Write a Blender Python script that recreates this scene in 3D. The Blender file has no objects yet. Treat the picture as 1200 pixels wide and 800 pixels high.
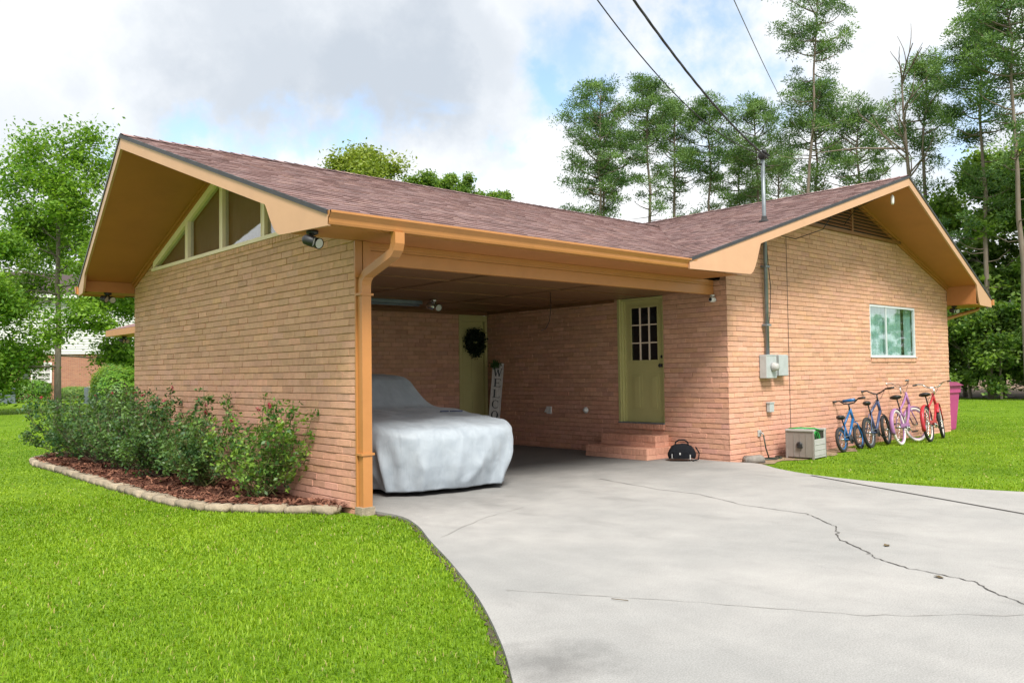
import bpy, bmesh, math, random
import numpy as np
from mathutils import Vector, Matrix, noise as mnoise
R = math.radians
PI = math.pi
rnd = random.Random(7)
scene = bpy.context.scene
COL = scene.collection

# ------------------------------------------------------------------ materials
def new_mat(name):
    m = bpy.data.materials.new(name); m.use_nodes = True
    nt = m.node_tree
    return m, nt, nt.nodes['Principled BSDF'], nt.nodes, nt.links

def mat(name, col, rough=.6, var=.12, scale=6., bump=0., bscale=60., metal=0., spec=.5, tint=False, col2=None, stretch=None, sheen=0):
    m, nt, p, N, L = new_mat(name)
    tc = N.new('ShaderNodeTexCoord')
    src = tc.outputs['Object']
    if stretch:
        mp = N.new('ShaderNodeMapping'); mp.inputs['Scale'].default_value = stretch
        L.new(src, mp.inputs[0]); src = mp.outputs[0]
    n = N.new('ShaderNodeTexNoise'); n.inputs['Scale'].default_value = scale; n.inputs['Detail'].default_value = 6
    n.inputs['Roughness'].default_value = .65
    L.new(src, n.inputs['Vector'])
    r = N.new('ShaderNodeMapRange'); r.inputs[1].default_value = .3; r.inputs[2].default_value = .7
    L.new(n.outputs['Fac'], r.inputs[0])
    mx = N.new('ShaderNodeMix'); mx.data_type = 'RGBA'
    c2 = col2 or [c*(1-var) for c in col]
    c1 = col if col2 else [min(1, c*(1+var)) for c in col]
    mx.inputs[6].default_value = (*c1, 1); mx.inputs[7].default_value = (*c2, 1)
    L.new(r.outputs[0], mx.inputs[0])
    out = mx.outputs[2]
    if tint:
        a = N.new('ShaderNodeAttribute'); a.attribute_name = 'tint'
        mu = N.new('ShaderNodeMix'); mu.data_type = 'RGBA'; mu.blend_type = 'MULTIPLY'; mu.inputs[0].default_value = 1
        L.new(out, mu.inputs[6]); L.new(a.outputs['Color'], mu.inputs[7]); out = mu.outputs[2]
    L.new(out, p.inputs['Base Color'])
    p.inputs['Roughness'].default_value = rough
    p.inputs['Metallic'].default_value = metal
    p.inputs['Specular IOR Level'].default_value = spec
    if bump:
        b = N.new('ShaderNodeBump'); b.inputs['Strength'].default_value = bump; b.inputs['Distance'].default_value = .01
        n2 = N.new('ShaderNodeTexNoise'); n2.inputs['Scale'].default_value = bscale; n2.inputs['Detail'].default_value = 4
        L.new(src, n2.inputs['Vector']); L.new(n2.outputs['Fac'], b.inputs['Height']); L.new(b.outputs[0], p.inputs['Normal'])
    return m

def leaf_mat(name, c1, c2, trans=.35, rough=.55):
    m = bpy.data.materials.new(name); m.use_nodes = True
    nt = m.node_tree; N = nt.nodes; L = nt.links; N.clear()
    o = N.new('ShaderNodeOutputMaterial')
    a = N.new('ShaderNodeAttribute'); a.attribute_name = 'tint'
    mx = N.new('ShaderNodeMix'); mx.data_type = 'RGBA'
    mx.inputs[6].default_value = (*c1, 1); mx.inputs[7].default_value = (*c2, 1)
    L.new(a.outputs['Fac'], mx.inputs[0])
    d = N.new('ShaderNodeBsdfPrincipled'); d.inputs['Roughness'].default_value = rough; d.inputs['Specular IOR Level'].default_value = .3
    t = N.new('ShaderNodeBsdfTranslucent')
    L.new(mx.outputs[2], d.inputs['Base Color'])
    mt = N.new('ShaderNodeMix'); mt.data_type = 'RGBA'; mt.blend_type = 'MULTIPLY'; mt.inputs[0].default_value = 1
    mt.inputs[7].default_value = (1.25, 1.25, .5, 1); L.new(mx.outputs[2], mt.inputs[6]); L.new(mt.outputs[2], t.inputs['Color'])
    s = N.new('ShaderNodeMixShader'); s.inputs[0].default_value = trans
    L.new(d.outputs[0], s.inputs[1]); L.new(t.outputs[0], s.inputs[2]); L.new(s.outputs[0], o.inputs['Surface'])
    return m

M = {}
M['trim'] = mat('orange_trim_paint', (.46, .198, .058), .42, .07, 3, .05, 90)
M['rake'] = mat('tan_fascia_paint', (.54, .315, .185), .5, .06, 2.5, .06, 120)
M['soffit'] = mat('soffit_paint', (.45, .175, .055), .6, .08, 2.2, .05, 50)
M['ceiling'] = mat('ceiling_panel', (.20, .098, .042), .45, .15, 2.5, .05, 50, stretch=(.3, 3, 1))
M['mortar'] = mat('painted_mortar', (.42, .235, .15), .9, .2, 12, .3, 160)
M['drip'] = mat('dark_drip_edge', (.035, .035, .04), .5, .2, 9)
M['olive'] = mat('olive_door_paint', (.50, .46, .20), .45, .05, 3, .03, 60)
M['jamb'] = mat('door_jamb_paint', (.52, .49, .21), .45, .05, 3)
M['cream_olive'] = mat('pale_olive_window_paint', (.90, .73, .58), .5, .06, 3)
M['glass_dark'] = mat('dark_pane', (.012, .012, .014), .06, .1, 3)
M['metal_gray'] = mat('galvanised_steel', (.20, .23, .25), .42, .18, 9, .04, 60, metal=.35)
M['meter_gray'] = mat('meter_box_paint', (.40, .43, .44), .45, .1, 8)
M['white'] = mat('white_plastic', (.72, .72, .70), .4, .05, 8)
M['alu'] = mat('aluminium_frame', (.70, .73, .76), .35, .06, 9, metal=.3)
M['white_lens'] = mat('lamp_lens', (.5, .5, .5), .2, .05, 8)
M['black'] = mat('black_plastic', (.018, .018, .02), .45, .2, 12)
M['rubber'] = mat('tyre_rubber', (.022, .022, .023), .8, .2, 20, .2, 80)
M['chrome'] = mat('chrome', (.6, .6, .62), .22, .05, 8, metal=.9)
M['cloth'] = None
M['bark_pine'] = mat('pine_bark', (.15, .105, .08), .9, .3, 3, .6, 9, col2=(.20, .17, .145), stretch=(3, 3, .8))
M['bark'] = mat('grey_bark', (.14, .115, .09), .9, .3, 5, .6, 14, col2=(.22, .19, .155), stretch=(3, 3, .8))
M['twig'] = mat('bush_stem', (.10, .075, .05), .8, .3, 20)
M['twig2'] = mat('green_cane', (.12, .12, .04), .7, .3, 20)
M['pine'] = leaf_mat('pine_needles', (.038, .10, .038), (.18, .295, .09), .3)
M['leafL'] = leaf_mat('maple_leaves', (.07, .18, .02), (.28, .45, .07), .5)
M['leafD'] = leaf_mat('woodland_leaves', (.06, .14, .03), (.26, .39, .09), .5)
M['leafY'] = leaf_mat('yellow_green_leaves', (.12, .19, .03), (.33, .40, .08), .4)
M['rose_leaf'] = leaf_mat('rose_leaves', (.035, .10, .035), (.18, .30, .08), .35, .4)
M['rose_leaf_y'] = leaf_mat('fresh_rose_leaves', (.04, .13, .03), (.27, .42, .06), .35, .4)
M['hedge'] = leaf_mat('hedge_leaves', (.025, .10, .012), (.18, .36, .03), .3, .4)
M['petal'] = leaf_mat('pink_petals', (.45, .03, .07), (.62, .20, .25), .3)
M['grass'] = leaf_mat('grass_blades', (.080, .180, .005), (.285, .41, .018), .42, .5)
def ramp_leaf(m, stops):
    nt = m.node_tree; N = nt.nodes; L = nt.links
    a = [n for n in N if n.type == 'ATTRIBUTE'][0]; cr = N.new('ShaderNodeValToRGB'); e = cr.color_ramp.elements
    e[0].position, e[0].color = stops[0][0], (*stops[0][1], 1); e[1].position, e[1].color = stops[-1][0], (*stops[-1][1], 1)
    for p, c in stops[1:-1]: k = e.new(p); k.color = (*c, 1)
    L.new(a.outputs['Fac'], cr.inputs[0])
    for n in N:
        if n.type == 'MIX':
            for i in (6,):
                if n.blend_type == 'MULTIPLY': L.new(cr.outputs[0], n.inputs[6])
        if n.type == 'BSDF_PRINCIPLED': L.new(cr.outputs[0], n.inputs['Base Color'])
ramp_leaf(M['grass'], [(0, (.085, .19, .006)), (.35, (.15, .275, .009)), (.75, (.235, .385, .014)), (.93, (.30, .435, .026)), (1, (.46, .40, .16))])
M['stone'] = mat('edging_concrete', (.30, .25, .185), .95, .35, 14, .8, 60, tint=True)
M['sbrown'] = mat('brown_curtain', (.34, .235, .19), .8, .1, 3)
M['teal'] = mat('teal_curtain', (.50, .74, .69), .8, .08, 4)
M['siding'] = mat('white_siding', (.60, .61, .60), .6, .04, 3)
M['bin'] = mat('magenta_bin_plastic', (.42, .05, .19), .5, .08, 4)
M['binlid'] = mat('dark_magenta_lid', (.22, .03, .09), .45, .1, 4)
M['reelbox'] = mat('taupe_resin', (.235, .205, .19), .6, .08, 8)
M['reelbox_l'] = mat('pale_resin', (.40, .395, .385), .6, .08, 8)
M['hose'] = mat('green_hose', (.03, .33, .06), .4, .1, 9)
M['hose_d'] = mat('dark_hose', (.03, .04, .03), .5, .1, 9)
M['blue_bike'] = mat('bright_blue_paint', (.010, .11, .30), .32, .06, 9)
M['slate_bike'] = mat('slate_blue_paint', (.045, .065, .15), .35, .2, 9)
M['pink_bike'] = mat('orchid_paint', (.30, .14, .31), .4, .06, 9)
M['red_bike'] = mat('red_paint', (.40, .022, .032), .35, .06, 9)
M['cream'] = mat('white_tyre', (.62, .58, .55), .7, .06, 9)
M['bag'] = mat('black_nylon', (.007, .008, .011), .9, .3, 30, .4, 200, spec=.2)
M['mulch_dirt'] = mat('mulch_soil', (.115, .042, .024), 1, .4, 20, .8, 90)
M['signboard'] = mat('whitewashed_board', (.62, .60, .57), .8, .1, 5, .2, 40, col2=(.36, .33, .30), stretch=(6, 6, 1))
M['ac'] = mat('ac_cabinet', (.16, .20, .24), .5, .15, 9, metal=.2)
M['shutter'] = mat('dark_green_shutter', (.05, .065, .05), .6, .1, 9)
M['cable'] = mat('black_cable', (.02, .02, .025), .6, .1, 9)
M['post_bark'] = M['bark']

def brick_mat(name, c, cpink):
    m, nt, p, N, L = new_mat(name)
    tc = N.new('ShaderNodeTexCoord')
    a = N.new('ShaderNodeAttribute'); a.attribute_name = 'tint'
    n = N.new('ShaderNodeTexNoise'); n.inputs['Scale'].default_value = 1.1; n.inputs['Detail'].default_value = 5
    L.new(tc.outputs['Object'], n.inputs['Vector'])
    sx = N.new('ShaderNodeSeparateXYZ'); L.new(tc.outputs['Object'], sx.inputs[0])
    # weathered pinker band low on the wall (splash dirt), uneven edge
    ad = N.new('ShaderNodeMath'); ad.operation = 'MULTIPLY_ADD'; L.new(n.outputs['Fac'], ad.inputs[0]); ad.inputs[1].default_value = -1.3
    L.new(sx.outputs['Z'], ad.inputs[2])
    mr = N.new('ShaderNodeMapRange'); mr.inputs[1].default_value = -.55; mr.inputs[2].default_value = .85; mr.inputs[3].default_value = 1; mr.inputs[4].default_value = 0
    L.new(ad.outputs[0], mr.inputs[0])
    mx = N.new('ShaderNodeMix'); mx.data_type = 'RGBA'; mx.inputs[6].default_value = (*c, 1); mx.inputs[7].default_value = (*cpink, 1)
    L.new(mr.outputs[0], mx.inputs[0])
    mu = N.new('ShaderNodeMix'); mu.data_type = 'RGBA'; mu.blend_type = 'MULTIPLY'; mu.inputs[0].default_value = 1
    L.new(mx.outputs[2], mu.inputs[6]); L.new(a.outputs['Color'], mu.inputs[7])
    n2 = N.new('ShaderNodeTexNoise'); n2.inputs['Scale'].default_value = 14; n2.inputs['Detail'].default_value = 6; n2.inputs['Roughness'].default_value = .7
    L.new(tc.outputs['Object'], n2.inputs['Vector'])
    r2 = N.new('ShaderNodeMapRange'); r2.inputs[1].default_value = .3; r2.inputs[2].default_value = .7; r2.inputs[3].default_value = .86; r2.inputs[4].default_value = 1.10
    L.new(n2.outputs['Fac'], r2.inputs[0])
    m3 = N.new('ShaderNodeMix'); m3.data_type = 'RGBA'; m3.blend_type = 'MULTIPLY'; m3.inputs[0].default_value = 1
    L.new(mu.outputs[2], m3.inputs[6]); L.new(r2.outputs[0], m3.inputs[7])
    L.new(m3.outputs[2], p.inputs['Base Color'])
    p.inputs['Roughness'].default_value = .75; p.inputs['Specular IOR Level'].default_value = .3
    b = N.new('ShaderNodeBump'); b.inputs['Strength'].default_value = .8; b.inputs['Distance'].default_value = .008
    n3 = N.new('ShaderNodeTexNoise'); n3.inputs['Scale'].default_value = 55; n3.inputs['Detail'].default_value = 4
    L.new(tc.outputs['Object'], n3.inputs['Vector']); L.new(n3.outputs['Fac'], b.inputs['Height']); L.new(b.outputs[0], p.inputs['Normal'])
    return m
M['brick'] = brick_mat('painted_brick', (.62, .352, .238), (.59, .31, .222))
M['brickC'] = M['brick']

def brick_tex_mat(name, c1, c2, mort, scale=1., bw=.22, rh=.075, bump=.4):
    m, nt, p, N, L = new_mat(name)
    uv = N.new('ShaderNodeUVMap')
    b = N.new('ShaderNodeTexBrick'); b.inputs['Scale'].default_value = scale
    b.inputs['Color1'].default_value = (*c1, 1); b.inputs['Color2'].default_value = (*c2, 1); b.inputs['Mortar'].default_value = (*mort, 1)
    b.inputs['Brick Width'].default_value = bw; b.inputs['Row Height'].default_value = rh; b.inputs['Mortar Size'].default_value = .008
    L.new(uv.outputs[0], b.inputs['Vector'])
    L.new(b.outputs['Color'], p.inputs['Base Color']); p.inputs['Roughness'].default_value = .85
    bp = N.new('ShaderNodeBump'); bp.invert = True; bp.inputs['Strength'].default_value = bump; bp.inputs['Distance'].default_value = .01
    L.new(b.outputs['Fac'], bp.inputs['Height']); L.new(bp.outputs[0], p.inputs['Normal'])
    return m
M['redbrick'] = brick_tex_mat('red_brick', (.40, .165, .095), (.30, .11, .07), (.36, .28, .22))
M['shingle_plain'] = brick_tex_mat('shingle_field', (.17, .10, .095), (.12, .07, .07), (.06, .04, .04), 1, .28, .14)

def shingle_mat():
    m, nt, p, N, L = new_mat('dimensional_shingles')
    a = N.new('ShaderNodeAttribute'); a.attribute_name = 'tint'
    tc = N.new('ShaderNodeTexCoord')
    n = N.new('ShaderNodeTexNoise'); n.inputs['Scale'].default_value = 130; n.inputs['Detail'].default_value = 2
    L.new(tc.outputs['Object'], n.inputs['Vector'])
    r = N.new('ShaderNodeMapRange'); r.inputs[1].default_value = .35; r.inputs[2].default_value = .65; r.inputs[3].default_value = .65; r.inputs[4].default_value = 1.35
    L.new(n.outputs['Fac'], r.inputs[0])
    nb = N.new('ShaderNodeTexNoise'); nb.inputs['Scale'].default_value = 1.6; nb.inputs['Detail'].default_value = 4
    L.new(tc.outputs['Object'], nb.inputs['Vector'])
    rb = N.new('ShaderNodeMapRange'); rb.inputs[1].default_value = .3; rb.inputs[2].default_value = .7; rb.inputs[3].default_value = .94; rb.inputs[4].default_value = 1.06
    L.new(nb.outputs['Fac'], rb.inputs[0])
    m1 = N.new('ShaderNodeMix'); m1.data_type = 'RGBA'; m1.blend_type = 'MULTIPLY'; m1.inputs[0].default_value = 1
    L.new(a.outputs['Color'], m1.inputs[6]); L.new(r.outputs[0], m1.inputs[7])
    m2 = N.new('ShaderNodeMix'); m2.data_type = 'RGBA'; m2.blend_type = 'MULTIPLY'; m2.inputs[0].default_value = 1
    L.new(m1.outputs[2], m2.inputs[6]); L.new(rb.outputs[0], m2.inputs[7])
    L.new(m2.outputs[2], p.inputs['Base Color']); p.inputs['Roughness'].default_value = .85; p.inputs['Specular IOR Level'].default_value = .35
    b = N.new('ShaderNodeBump'); b.inputs['Strength'].default_value = .5; b.inputs['Distance'].default_value = .004
    L.new(n.outputs['Fac'], b.inputs['Height']); L.new(b.outputs[0], p.inputs['Normal'])
    return m
M['shingle'] = shingle_mat()

def concrete_mat():
    m, nt, p, N, L = new_mat('driveway_concrete')
    tc = N.new('ShaderNodeTexCoord'); O = tc.outputs['Object']
    def noise(s, d=6, ro=.6, vec=None):
        n = N.new('ShaderNodeTexNoise'); n.inputs['Scale'].default_value = s; n.inputs['Detail'].default_value = d; n.inputs['Roughness'].default_value = ro
        L.new(vec or O, n.inputs['Vector']); return n.outputs['Fac']
    def rng(x, a, b, c, d):
        r = N.new('ShaderNodeMapRange'); r.inputs[1].default_value = a; r.inputs[2].default_value = b; r.inputs[3].default_value = c; r.inputs[4].default_value = d
        L.new(x, r.inputs[0]); return r.outputs[0]
    def mul(a, b):
        k = N.new('ShaderNodeMix'); k.data_type = 'RGBA'; k.blend_type = 'MULTIPLY'; k.inputs[0].default_value = 1
        L.new(a, k.inputs[6]); L.new(b, k.inputs[7]); return k.outputs[2]
    base = N.new('ShaderNodeMix'); base.data_type = 'RGBA'
    base.inputs[6].default_value = (.285, .285, .278, 1); base.inputs[7].default_value = (.375, .366, .352, 1)
    L.new(rng(noise(.45, 5), .35, .65, 0, 1), base.inputs[0])
    out = mul(base.outputs[2], rng(noise(3.5, 9, .75), .3, .7, .90, 1.07))
    out = mul(out, rng(noise(110, 3, .8), .38, .62, .80, 1.14))
    # soaked-in oil and tyre stains running along the parking direction
    mp = N.new('ShaderNodeMapping'); mp.inputs['Scale'].default_value = (.9, .35, 1); L.new(O, mp.inputs[0])
    st = rng(noise(1.3, 5, .65, mp.outputs[0]), .56, .72, 1, .80)
    out = mul(out, st)
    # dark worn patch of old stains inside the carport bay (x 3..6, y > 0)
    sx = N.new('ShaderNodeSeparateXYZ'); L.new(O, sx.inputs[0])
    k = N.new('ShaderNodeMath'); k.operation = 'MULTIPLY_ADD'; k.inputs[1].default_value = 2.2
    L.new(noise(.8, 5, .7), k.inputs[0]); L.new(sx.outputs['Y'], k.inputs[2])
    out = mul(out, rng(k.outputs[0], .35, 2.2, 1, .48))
    # dark old puddle stain near the road end, round
    vd = N.new('ShaderNodeVectorMath'); vd.operation = 'DISTANCE'; vd.inputs[1].default_value = (-1.62, -4.35, 0)
    L.new(O, vd.inputs[0])
    k2 = N.new('ShaderNodeMath'); k2.operation = 'MULTIPLY_ADD'; k2.inputs[1].default_value = .7
    L.new(noise(5, 5, .7), k2.inputs[0]); L.new(vd.outputs['Value'], k2.inputs[2])
    out = mul(out, rng(k2.outputs[0], .38, .75, .62, 1))
    L.new(out, p.inputs['Base Color'])
    p.inputs['Roughness'].default_value = .8; p.inputs['Specular IOR Level'].default_value = .35
    b = N.new('ShaderNodeBump'); b.inputs['Strength'].default_value = .35; b.inputs['Distance'].default_value = .004
    L.new(noise(160, 3, .8), b.inputs['Height']); L.new(b.outputs[0], p.inputs['Normal'])
    return m
M['concrete'] = concrete_mat()
M['crack'] = mat('crack_dirt', (.06, .055, .05), .95, .3, 12)
M['joint'] = mat('joint_filler', (.035, .033, .03), .9, .3, 12)

def lawn_mat():
    m, nt, p, N, L = new_mat('lawn_turf')
    tc = N.new('ShaderNodeTexCoord'); O = tc.outputs['Object']
    mx = N.new('ShaderNodeMix'); mx.data_type = 'RGBA'
    mx.inputs[6].default_value = (.075, .155, .008, 1); mx.inputs[7].default_value = (.17, .28, .016, 1)
    n = N.new('ShaderNodeTexNoise'); n.inputs['Scale'].default_value = .8; n.inputs['Detail'].default_value = 9; n.inputs['Roughness'].default_value = .75
    L.new(O, n.inputs['Vector'])
    r = N.new('ShaderNodeMapRange'); r.inputs[1].default_value = .35; r.inputs[2].default_value = .65; L.new(n.outputs['Fac'], r.inputs[0])
    L.new(r.outputs[0], mx.inputs[0])
    n2 = N.new('ShaderNodeTexNoise'); n2.inputs['Scale'].default_value = 35; n2.inputs['Detail'].default_value = 5; L.new(O, n2.inputs['Vector'])
    r2 = N.new('ShaderNodeMapRange'); r2.inputs[1].default_value = .3; r2.inputs[2].default_value = .7; r2.inputs[3].default_value = .6; r2.inputs[4].default_value = 1.3
    L.new(n2.outputs['Fac'], r2.inputs[0])
    mu = N.new('ShaderNodeMix'); mu.data_type = 'RGBA'; mu.blend_type = 'MULTIPLY'; mu.inputs[0].default_value = 1
    L.new(mx.outputs[2], mu.inputs[6]); L.new(r2.outputs[0], mu.inputs[7])
    L.new(mu.outputs[2], p.inputs['Base Color']); p.inputs['Roughness'].default_value = .9; p.inputs['Specular IOR Level'].default_value = .1
    b = N.new('ShaderNodeBump'); b.inputs['Strength'].default_value = .9; b.inputs['Distance'].default_value = .03
    L.new(n2.outputs['Fac'], b.inputs['Height']); L.new(b.outputs[0], p.inputs['Normal'])
    return m
M['lawn'] = lawn_mat()

def cloth_mat():
    m, nt, p, N, L = new_mat('car_cover_fabric')
    tc = N.new('ShaderNodeTexCoord')
    p.inputs['Base Color'].default_value = (.47, .52, .58, 1)
    n = N.new('ShaderNodeTexNoise'); n.inputs['Scale'].default_value = 7; n.inputs['Detail'].default_value = 6; n.inputs['Distortion'].default_value = .6
    L.new(tc.outputs['Object'], n.inputs['Vector'])
    r = N.new('ShaderNodeMapRange'); r.inputs[1].default_value = .3; r.inputs[2].default_value = .7; L.new(n.outputs['Fac'], r.inputs[0])
    mx = N.new('ShaderNodeMix'); mx.data_type = 'RGBA'; mx.inputs[6].default_value = (.29, .335, .385, 1); mx.inputs[7].default_value = (.37, .42, .47, 1)
    L.new(r.outputs[0], mx.inputs[0]); L.new(mx.outputs[2], p.inputs['Base Color'])
    p.inputs['Roughness'].default_value = .6; p.inputs['Sheen Weight'].default_value = .2
    b = N.new('ShaderNodeBump'); b.inputs['Strength'].default_value = .5; b.inputs['Distance'].default_value = .02
    mp = N.new('ShaderNodeMapping'); mp.inputs['Scale'].default_value = (2.6, 1.2, .45); L.new(tc.outputs['Object'], mp.inputs[0])
    nf = N.new('ShaderNodeTexNoise'); nf.inputs['Scale'].default_value = 5; nf.inputs['Detail'].default_value = 5; nf.inputs['Distortion'].default_value = 1.2; L.new(mp.outputs[0], nf.inputs['Vector'])
    L.new(nf.outputs['Fac'], b.inputs['Height']); L.new(b.outputs[0], p.inputs['Normal'])
    return m
M['cloth'] = cloth_mat()

def glass_mat(name, tint=(.8, .9, .9), rough=.02, fac=.35):
    m = bpy.data.materials.new(name); m.use_nodes = True
    nt = m.node_tree; N = nt.nodes; L = nt.links; N.clear()
    o = N.new('ShaderNodeOutputMaterial'); t = N.new('ShaderNodeBsdfTransparent'); t.inputs[0].default_value = (*tint, 1)
    g = N.new('ShaderNodeBsdfGlossy'); g.inputs['Roughness'].default_value = rough
    tc = N.new('ShaderNodeTexCoord'); n = N.new('ShaderNodeTexNoise'); n.inputs['Scale'].default_value = 1.4
    L.new(tc.outputs['Object'], n.inputs['Vector'])
    b = N.new('ShaderNodeBump'); b.inputs['Strength'].default_value = .12; b.inputs['Distance'].default_value = .02
    L.new(n.outputs['Fac'], b.inputs['Height']); L.new(b.outputs[0], g.inputs['Normal'])
    f = N.new('ShaderNodeLayerWeight'); q = N.new('ShaderNodeMath'); q.operation = 'POWER'; q.inputs[1].default_value = 3; L.new(f.outputs['Facing'], q.inputs[0])
    a = N.new('ShaderNodeMath'); a.operation = 'MULTIPLY_ADD'; a.inputs[1].default_value = .6; a.inputs[2].default_value = fac; L.new(q.outputs[0], a.inputs[0])
    s = N.new('ShaderNodeMixShader'); L.new(a.outputs[0], s.inputs[0]); L.new(t.outputs[0], s.inputs[1]); L.new(g.outputs[0], s.inputs[2])
    L.new(s.outputs[0], o.inputs[0]); return m
M['glassA'] = glass_mat('gable_glass', (.9, .92, .92), .02, .16)
M['glassB'] = glass_mat('side_glass', (.92, .98, .97), .02, .20)

# ------------------------------------------------------------------ mesh helpers
class MB:
    def __init__(s): s.v = []; s.f = []; s.m = []; s.t = []; s.sm = []
    def add(s, vs, fs, mi=0, tint=1., smooth=False):
        o = len(s.v); s.v += [tuple(p) for p in vs]
        for f in fs:
            s.f.append(tuple(i+o for i in f)); s.m.append(mi); s.t.append(tint); s.sm.append(smooth)
    def box(s, a, b, mi=0, tint=1.):
        x0, y0, z0 = a; x1, y1, z1 = b
        x0, x1 = sorted((x0, x1)); y0, y1 = sorted((y0, y1)); z0, z1 = sorted((z0, z1))
        vs = [(x0,y0,z0),(x1,y0,z0),(x1,y1,z0),(x0,y1,z0),(x0,y0,z1),(x1,y0,z1),(x1,y1,z1),(x0,y1,z1)]
        s.add(vs, [(0,3,2,1),(4,5,6,7),(0,1,5,4),(1,2,6,5),(2,3,7,6),(3,0,4,7)], mi, tint)
    def bevbox(s, a, b, bv=.004, mi=0, tint=1.):
        bm = bmesh.new(); bmesh.ops.create_cube(bm, size=1)
        a = Vector(a); b = Vector(b); c = (a+b)/2; d = b-a
        for v in bm.verts: v.co = Vector((v.co.x*d.x, v.co.y*d.y, v.co.z*d.z))+c
        bmesh.ops.bevel(bm, geom=bm.edges[:], offset=bv, segments=2, affect='EDGES', profile=.6)
        s.bm(bm, mi, tint)
    def bm(s, bm, mi=0, tint=1., smooth=False):
        bm.verts.index_update()
        s.add([v.co[:] for v in bm.verts], [[v.index for v in f.verts] for f in bm.faces], mi, tint, smooth); bm.free()
    def prism(s, pts, vec, mi=0, tint=1.):
        """pts: planar polygon (3D), extruded along vec"""
        n = len(pts); vec = Vector(vec)
        vs = [Vector(p) for p in pts]+[Vector(p)+vec for p in pts]
        fs = [tuple(range(n))[::-1], tuple(range(n, 2*n))]+[(i, (i+1)%n, n+(i+1)%n, n+i) for i in range(n)]
        s.add(vs, fs, mi, tint)
    def tube(s, pts, r, seg=8, mi=0, tint=1., closed=False, rads=None, caps=True):
        pts = [Vector(p) for p in pts]; n = len(pts); rings = []
        prev = None
        for i, p in enumerate(pts):
            if closed: t = (pts[(i+1)%n]-pts[i-1]).normalized()
            else: t = (pts[min(i+1, n-1)]-pts[max(i-1, 0)]).normalized()
            if prev is None:
                u = t.orthogonal().normalized()
            else:
                u = (prev-t*prev.dot(t)); u = u.normalized() if u.length > 1e-6 else t.orthogonal().normalized()
            prev = u; w = t.cross(u)
            rr = rads[i] if rads else r
            rings.append([p+(u*math.cos(2*PI*k/seg)+w*math.sin(2*PI*k/seg))*rr for k in range(seg)])
        vs = [v for rg in rings for v in rg]; fs = []
        m = n if closed else n-1
        for i in range(m):
            j = (i+1) % n
            for k in range(seg):
                fs.append((i*seg+k, i*seg+(k+1)%seg, j*seg+(k+1)%seg, j*seg+k))
        if not closed and caps:
            fs.append(tuple(range(seg))[::-1]); fs.append(tuple((n-1)*seg+k for k in range(seg)))
        s.add(vs, fs, mi, tint, True)
    def lathe(s, prof, seg=20, axis='Z', c=(0,0,0), mi=0, tint=1.):
        c = Vector(c); vs = []
        for r_, h in prof:
            for k in range(seg):
                a = 2*PI*k/seg; x, y = r_*math.cos(a), r_*math.sin(a)
                vs.append(c+(Vector((x, y, h)) if axis == 'Z' else Vector((x, h, y)) if axis == 'Y' else Vector((h, x, y))))
        fs = []
        for i in range(len(prof)-1):
            for k in range(seg): fs.append((i*seg+k, i*seg+(k+1)%seg, (i+1)*seg+(k+1)%seg, (i+1)*seg+k))
        fs.append(tuple(range(seg))[::-1]); fs.append(tuple((len(prof)-1)*seg+k for k in range(seg)))
        s.add(vs, fs, mi, tint, True)
    def build(s, name, mats, parent=None, fix=True):
        me = bpy.data.meshes.new(name); me.from_pydata(s.v, [], s.f)
        mats = mats if isinstance(mats, (list, tuple)) else [mats]
        for m in mats: me.materials.append(m)
        me.polygons.foreach_set('material_index', s.m)
        me.polygons.foreach_set('use_smooth', s.sm)
        if any(t != 1. for t in s.t):
            ca = me.color_attributes.new('tint', 'FLOAT_COLOR', 'CORNER'); arr = []
            for f, t in zip(s.f, s.t):
                c = (t, t, t, 1) if not isinstance(t, tuple) else (*t, 1)
                arr += list(c)*len(f)
            ca.data.foreach_set('color', arr)
        elif any(('tint' in n.name) or (n.type == 'ATTRIBUTE') for m in mats for n in m.node_tree.nodes):
            ca = me.color_attributes.new('tint', 'FLOAT_COLOR', 'CORNER'); ca.data.foreach_set('color', [1.]*4*len(me.loops))
        if fix:
            bm = bmesh.new(); bm.from_mesh(me); bmesh.ops.recalc_face_normals(bm, faces=bm.faces[:]); bm.to_mesh(me); bm.free()
        o = bpy.data.objects.new(name, me); COL.objects.link(o); o.parent = parent
        return o

def np_mesh(name, V, F, tint, m, parent=None, F3=None, tint3=None):
    """V (n,3); F (k,4) quads ; F3 triangles"""
    me = bpy.data.meshes.new(name)
    nq = len(F) if F is not None else 0; nt_ = len(F3) if F3 is not None else 0
    me.vertices.add(len(V)); me.vertices.foreach_set('co', np.asarray(V, np.float32).ravel())
    loops = np.concatenate([np.asarray(F).ravel() if nq else np.zeros(0, int), np.asarray(F3).ravel() if nt_ else np.zeros(0, int)]).astype(np.int32)
    me.loops.add(len(loops)); me.loops.foreach_set('vertex_index', loops)
    me.polygons.add(nq+nt_)
    st = np.concatenate([np.arange(nq)*4, nq*4+np.arange(nt_)*3]).astype(np.int32)
    me.polygons.foreach_set('loop_start', st)
    tt = np.concatenate([np.repeat(np.asarray(tint), 4) if nq else np.zeros(0), np.repeat(np.asarray(tint3), 3) if nt_ else np.zeros(0)]).astype(np.float32)
    ca = me.color_attributes.new('tint', 'FLOAT_COLOR', 'CORNER')
    c = np.ones((len(tt), 4), np.float32); c[:, :3] = tt[:, None]; ca.data.foreach_set('color', c.ravel())
    me.materials.append(m); me.update(calc_edges=True); me.validate()
    o = bpy.data.objects.new(name, me); COL.objects.link(o); o.parent = parent
    return o

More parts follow.
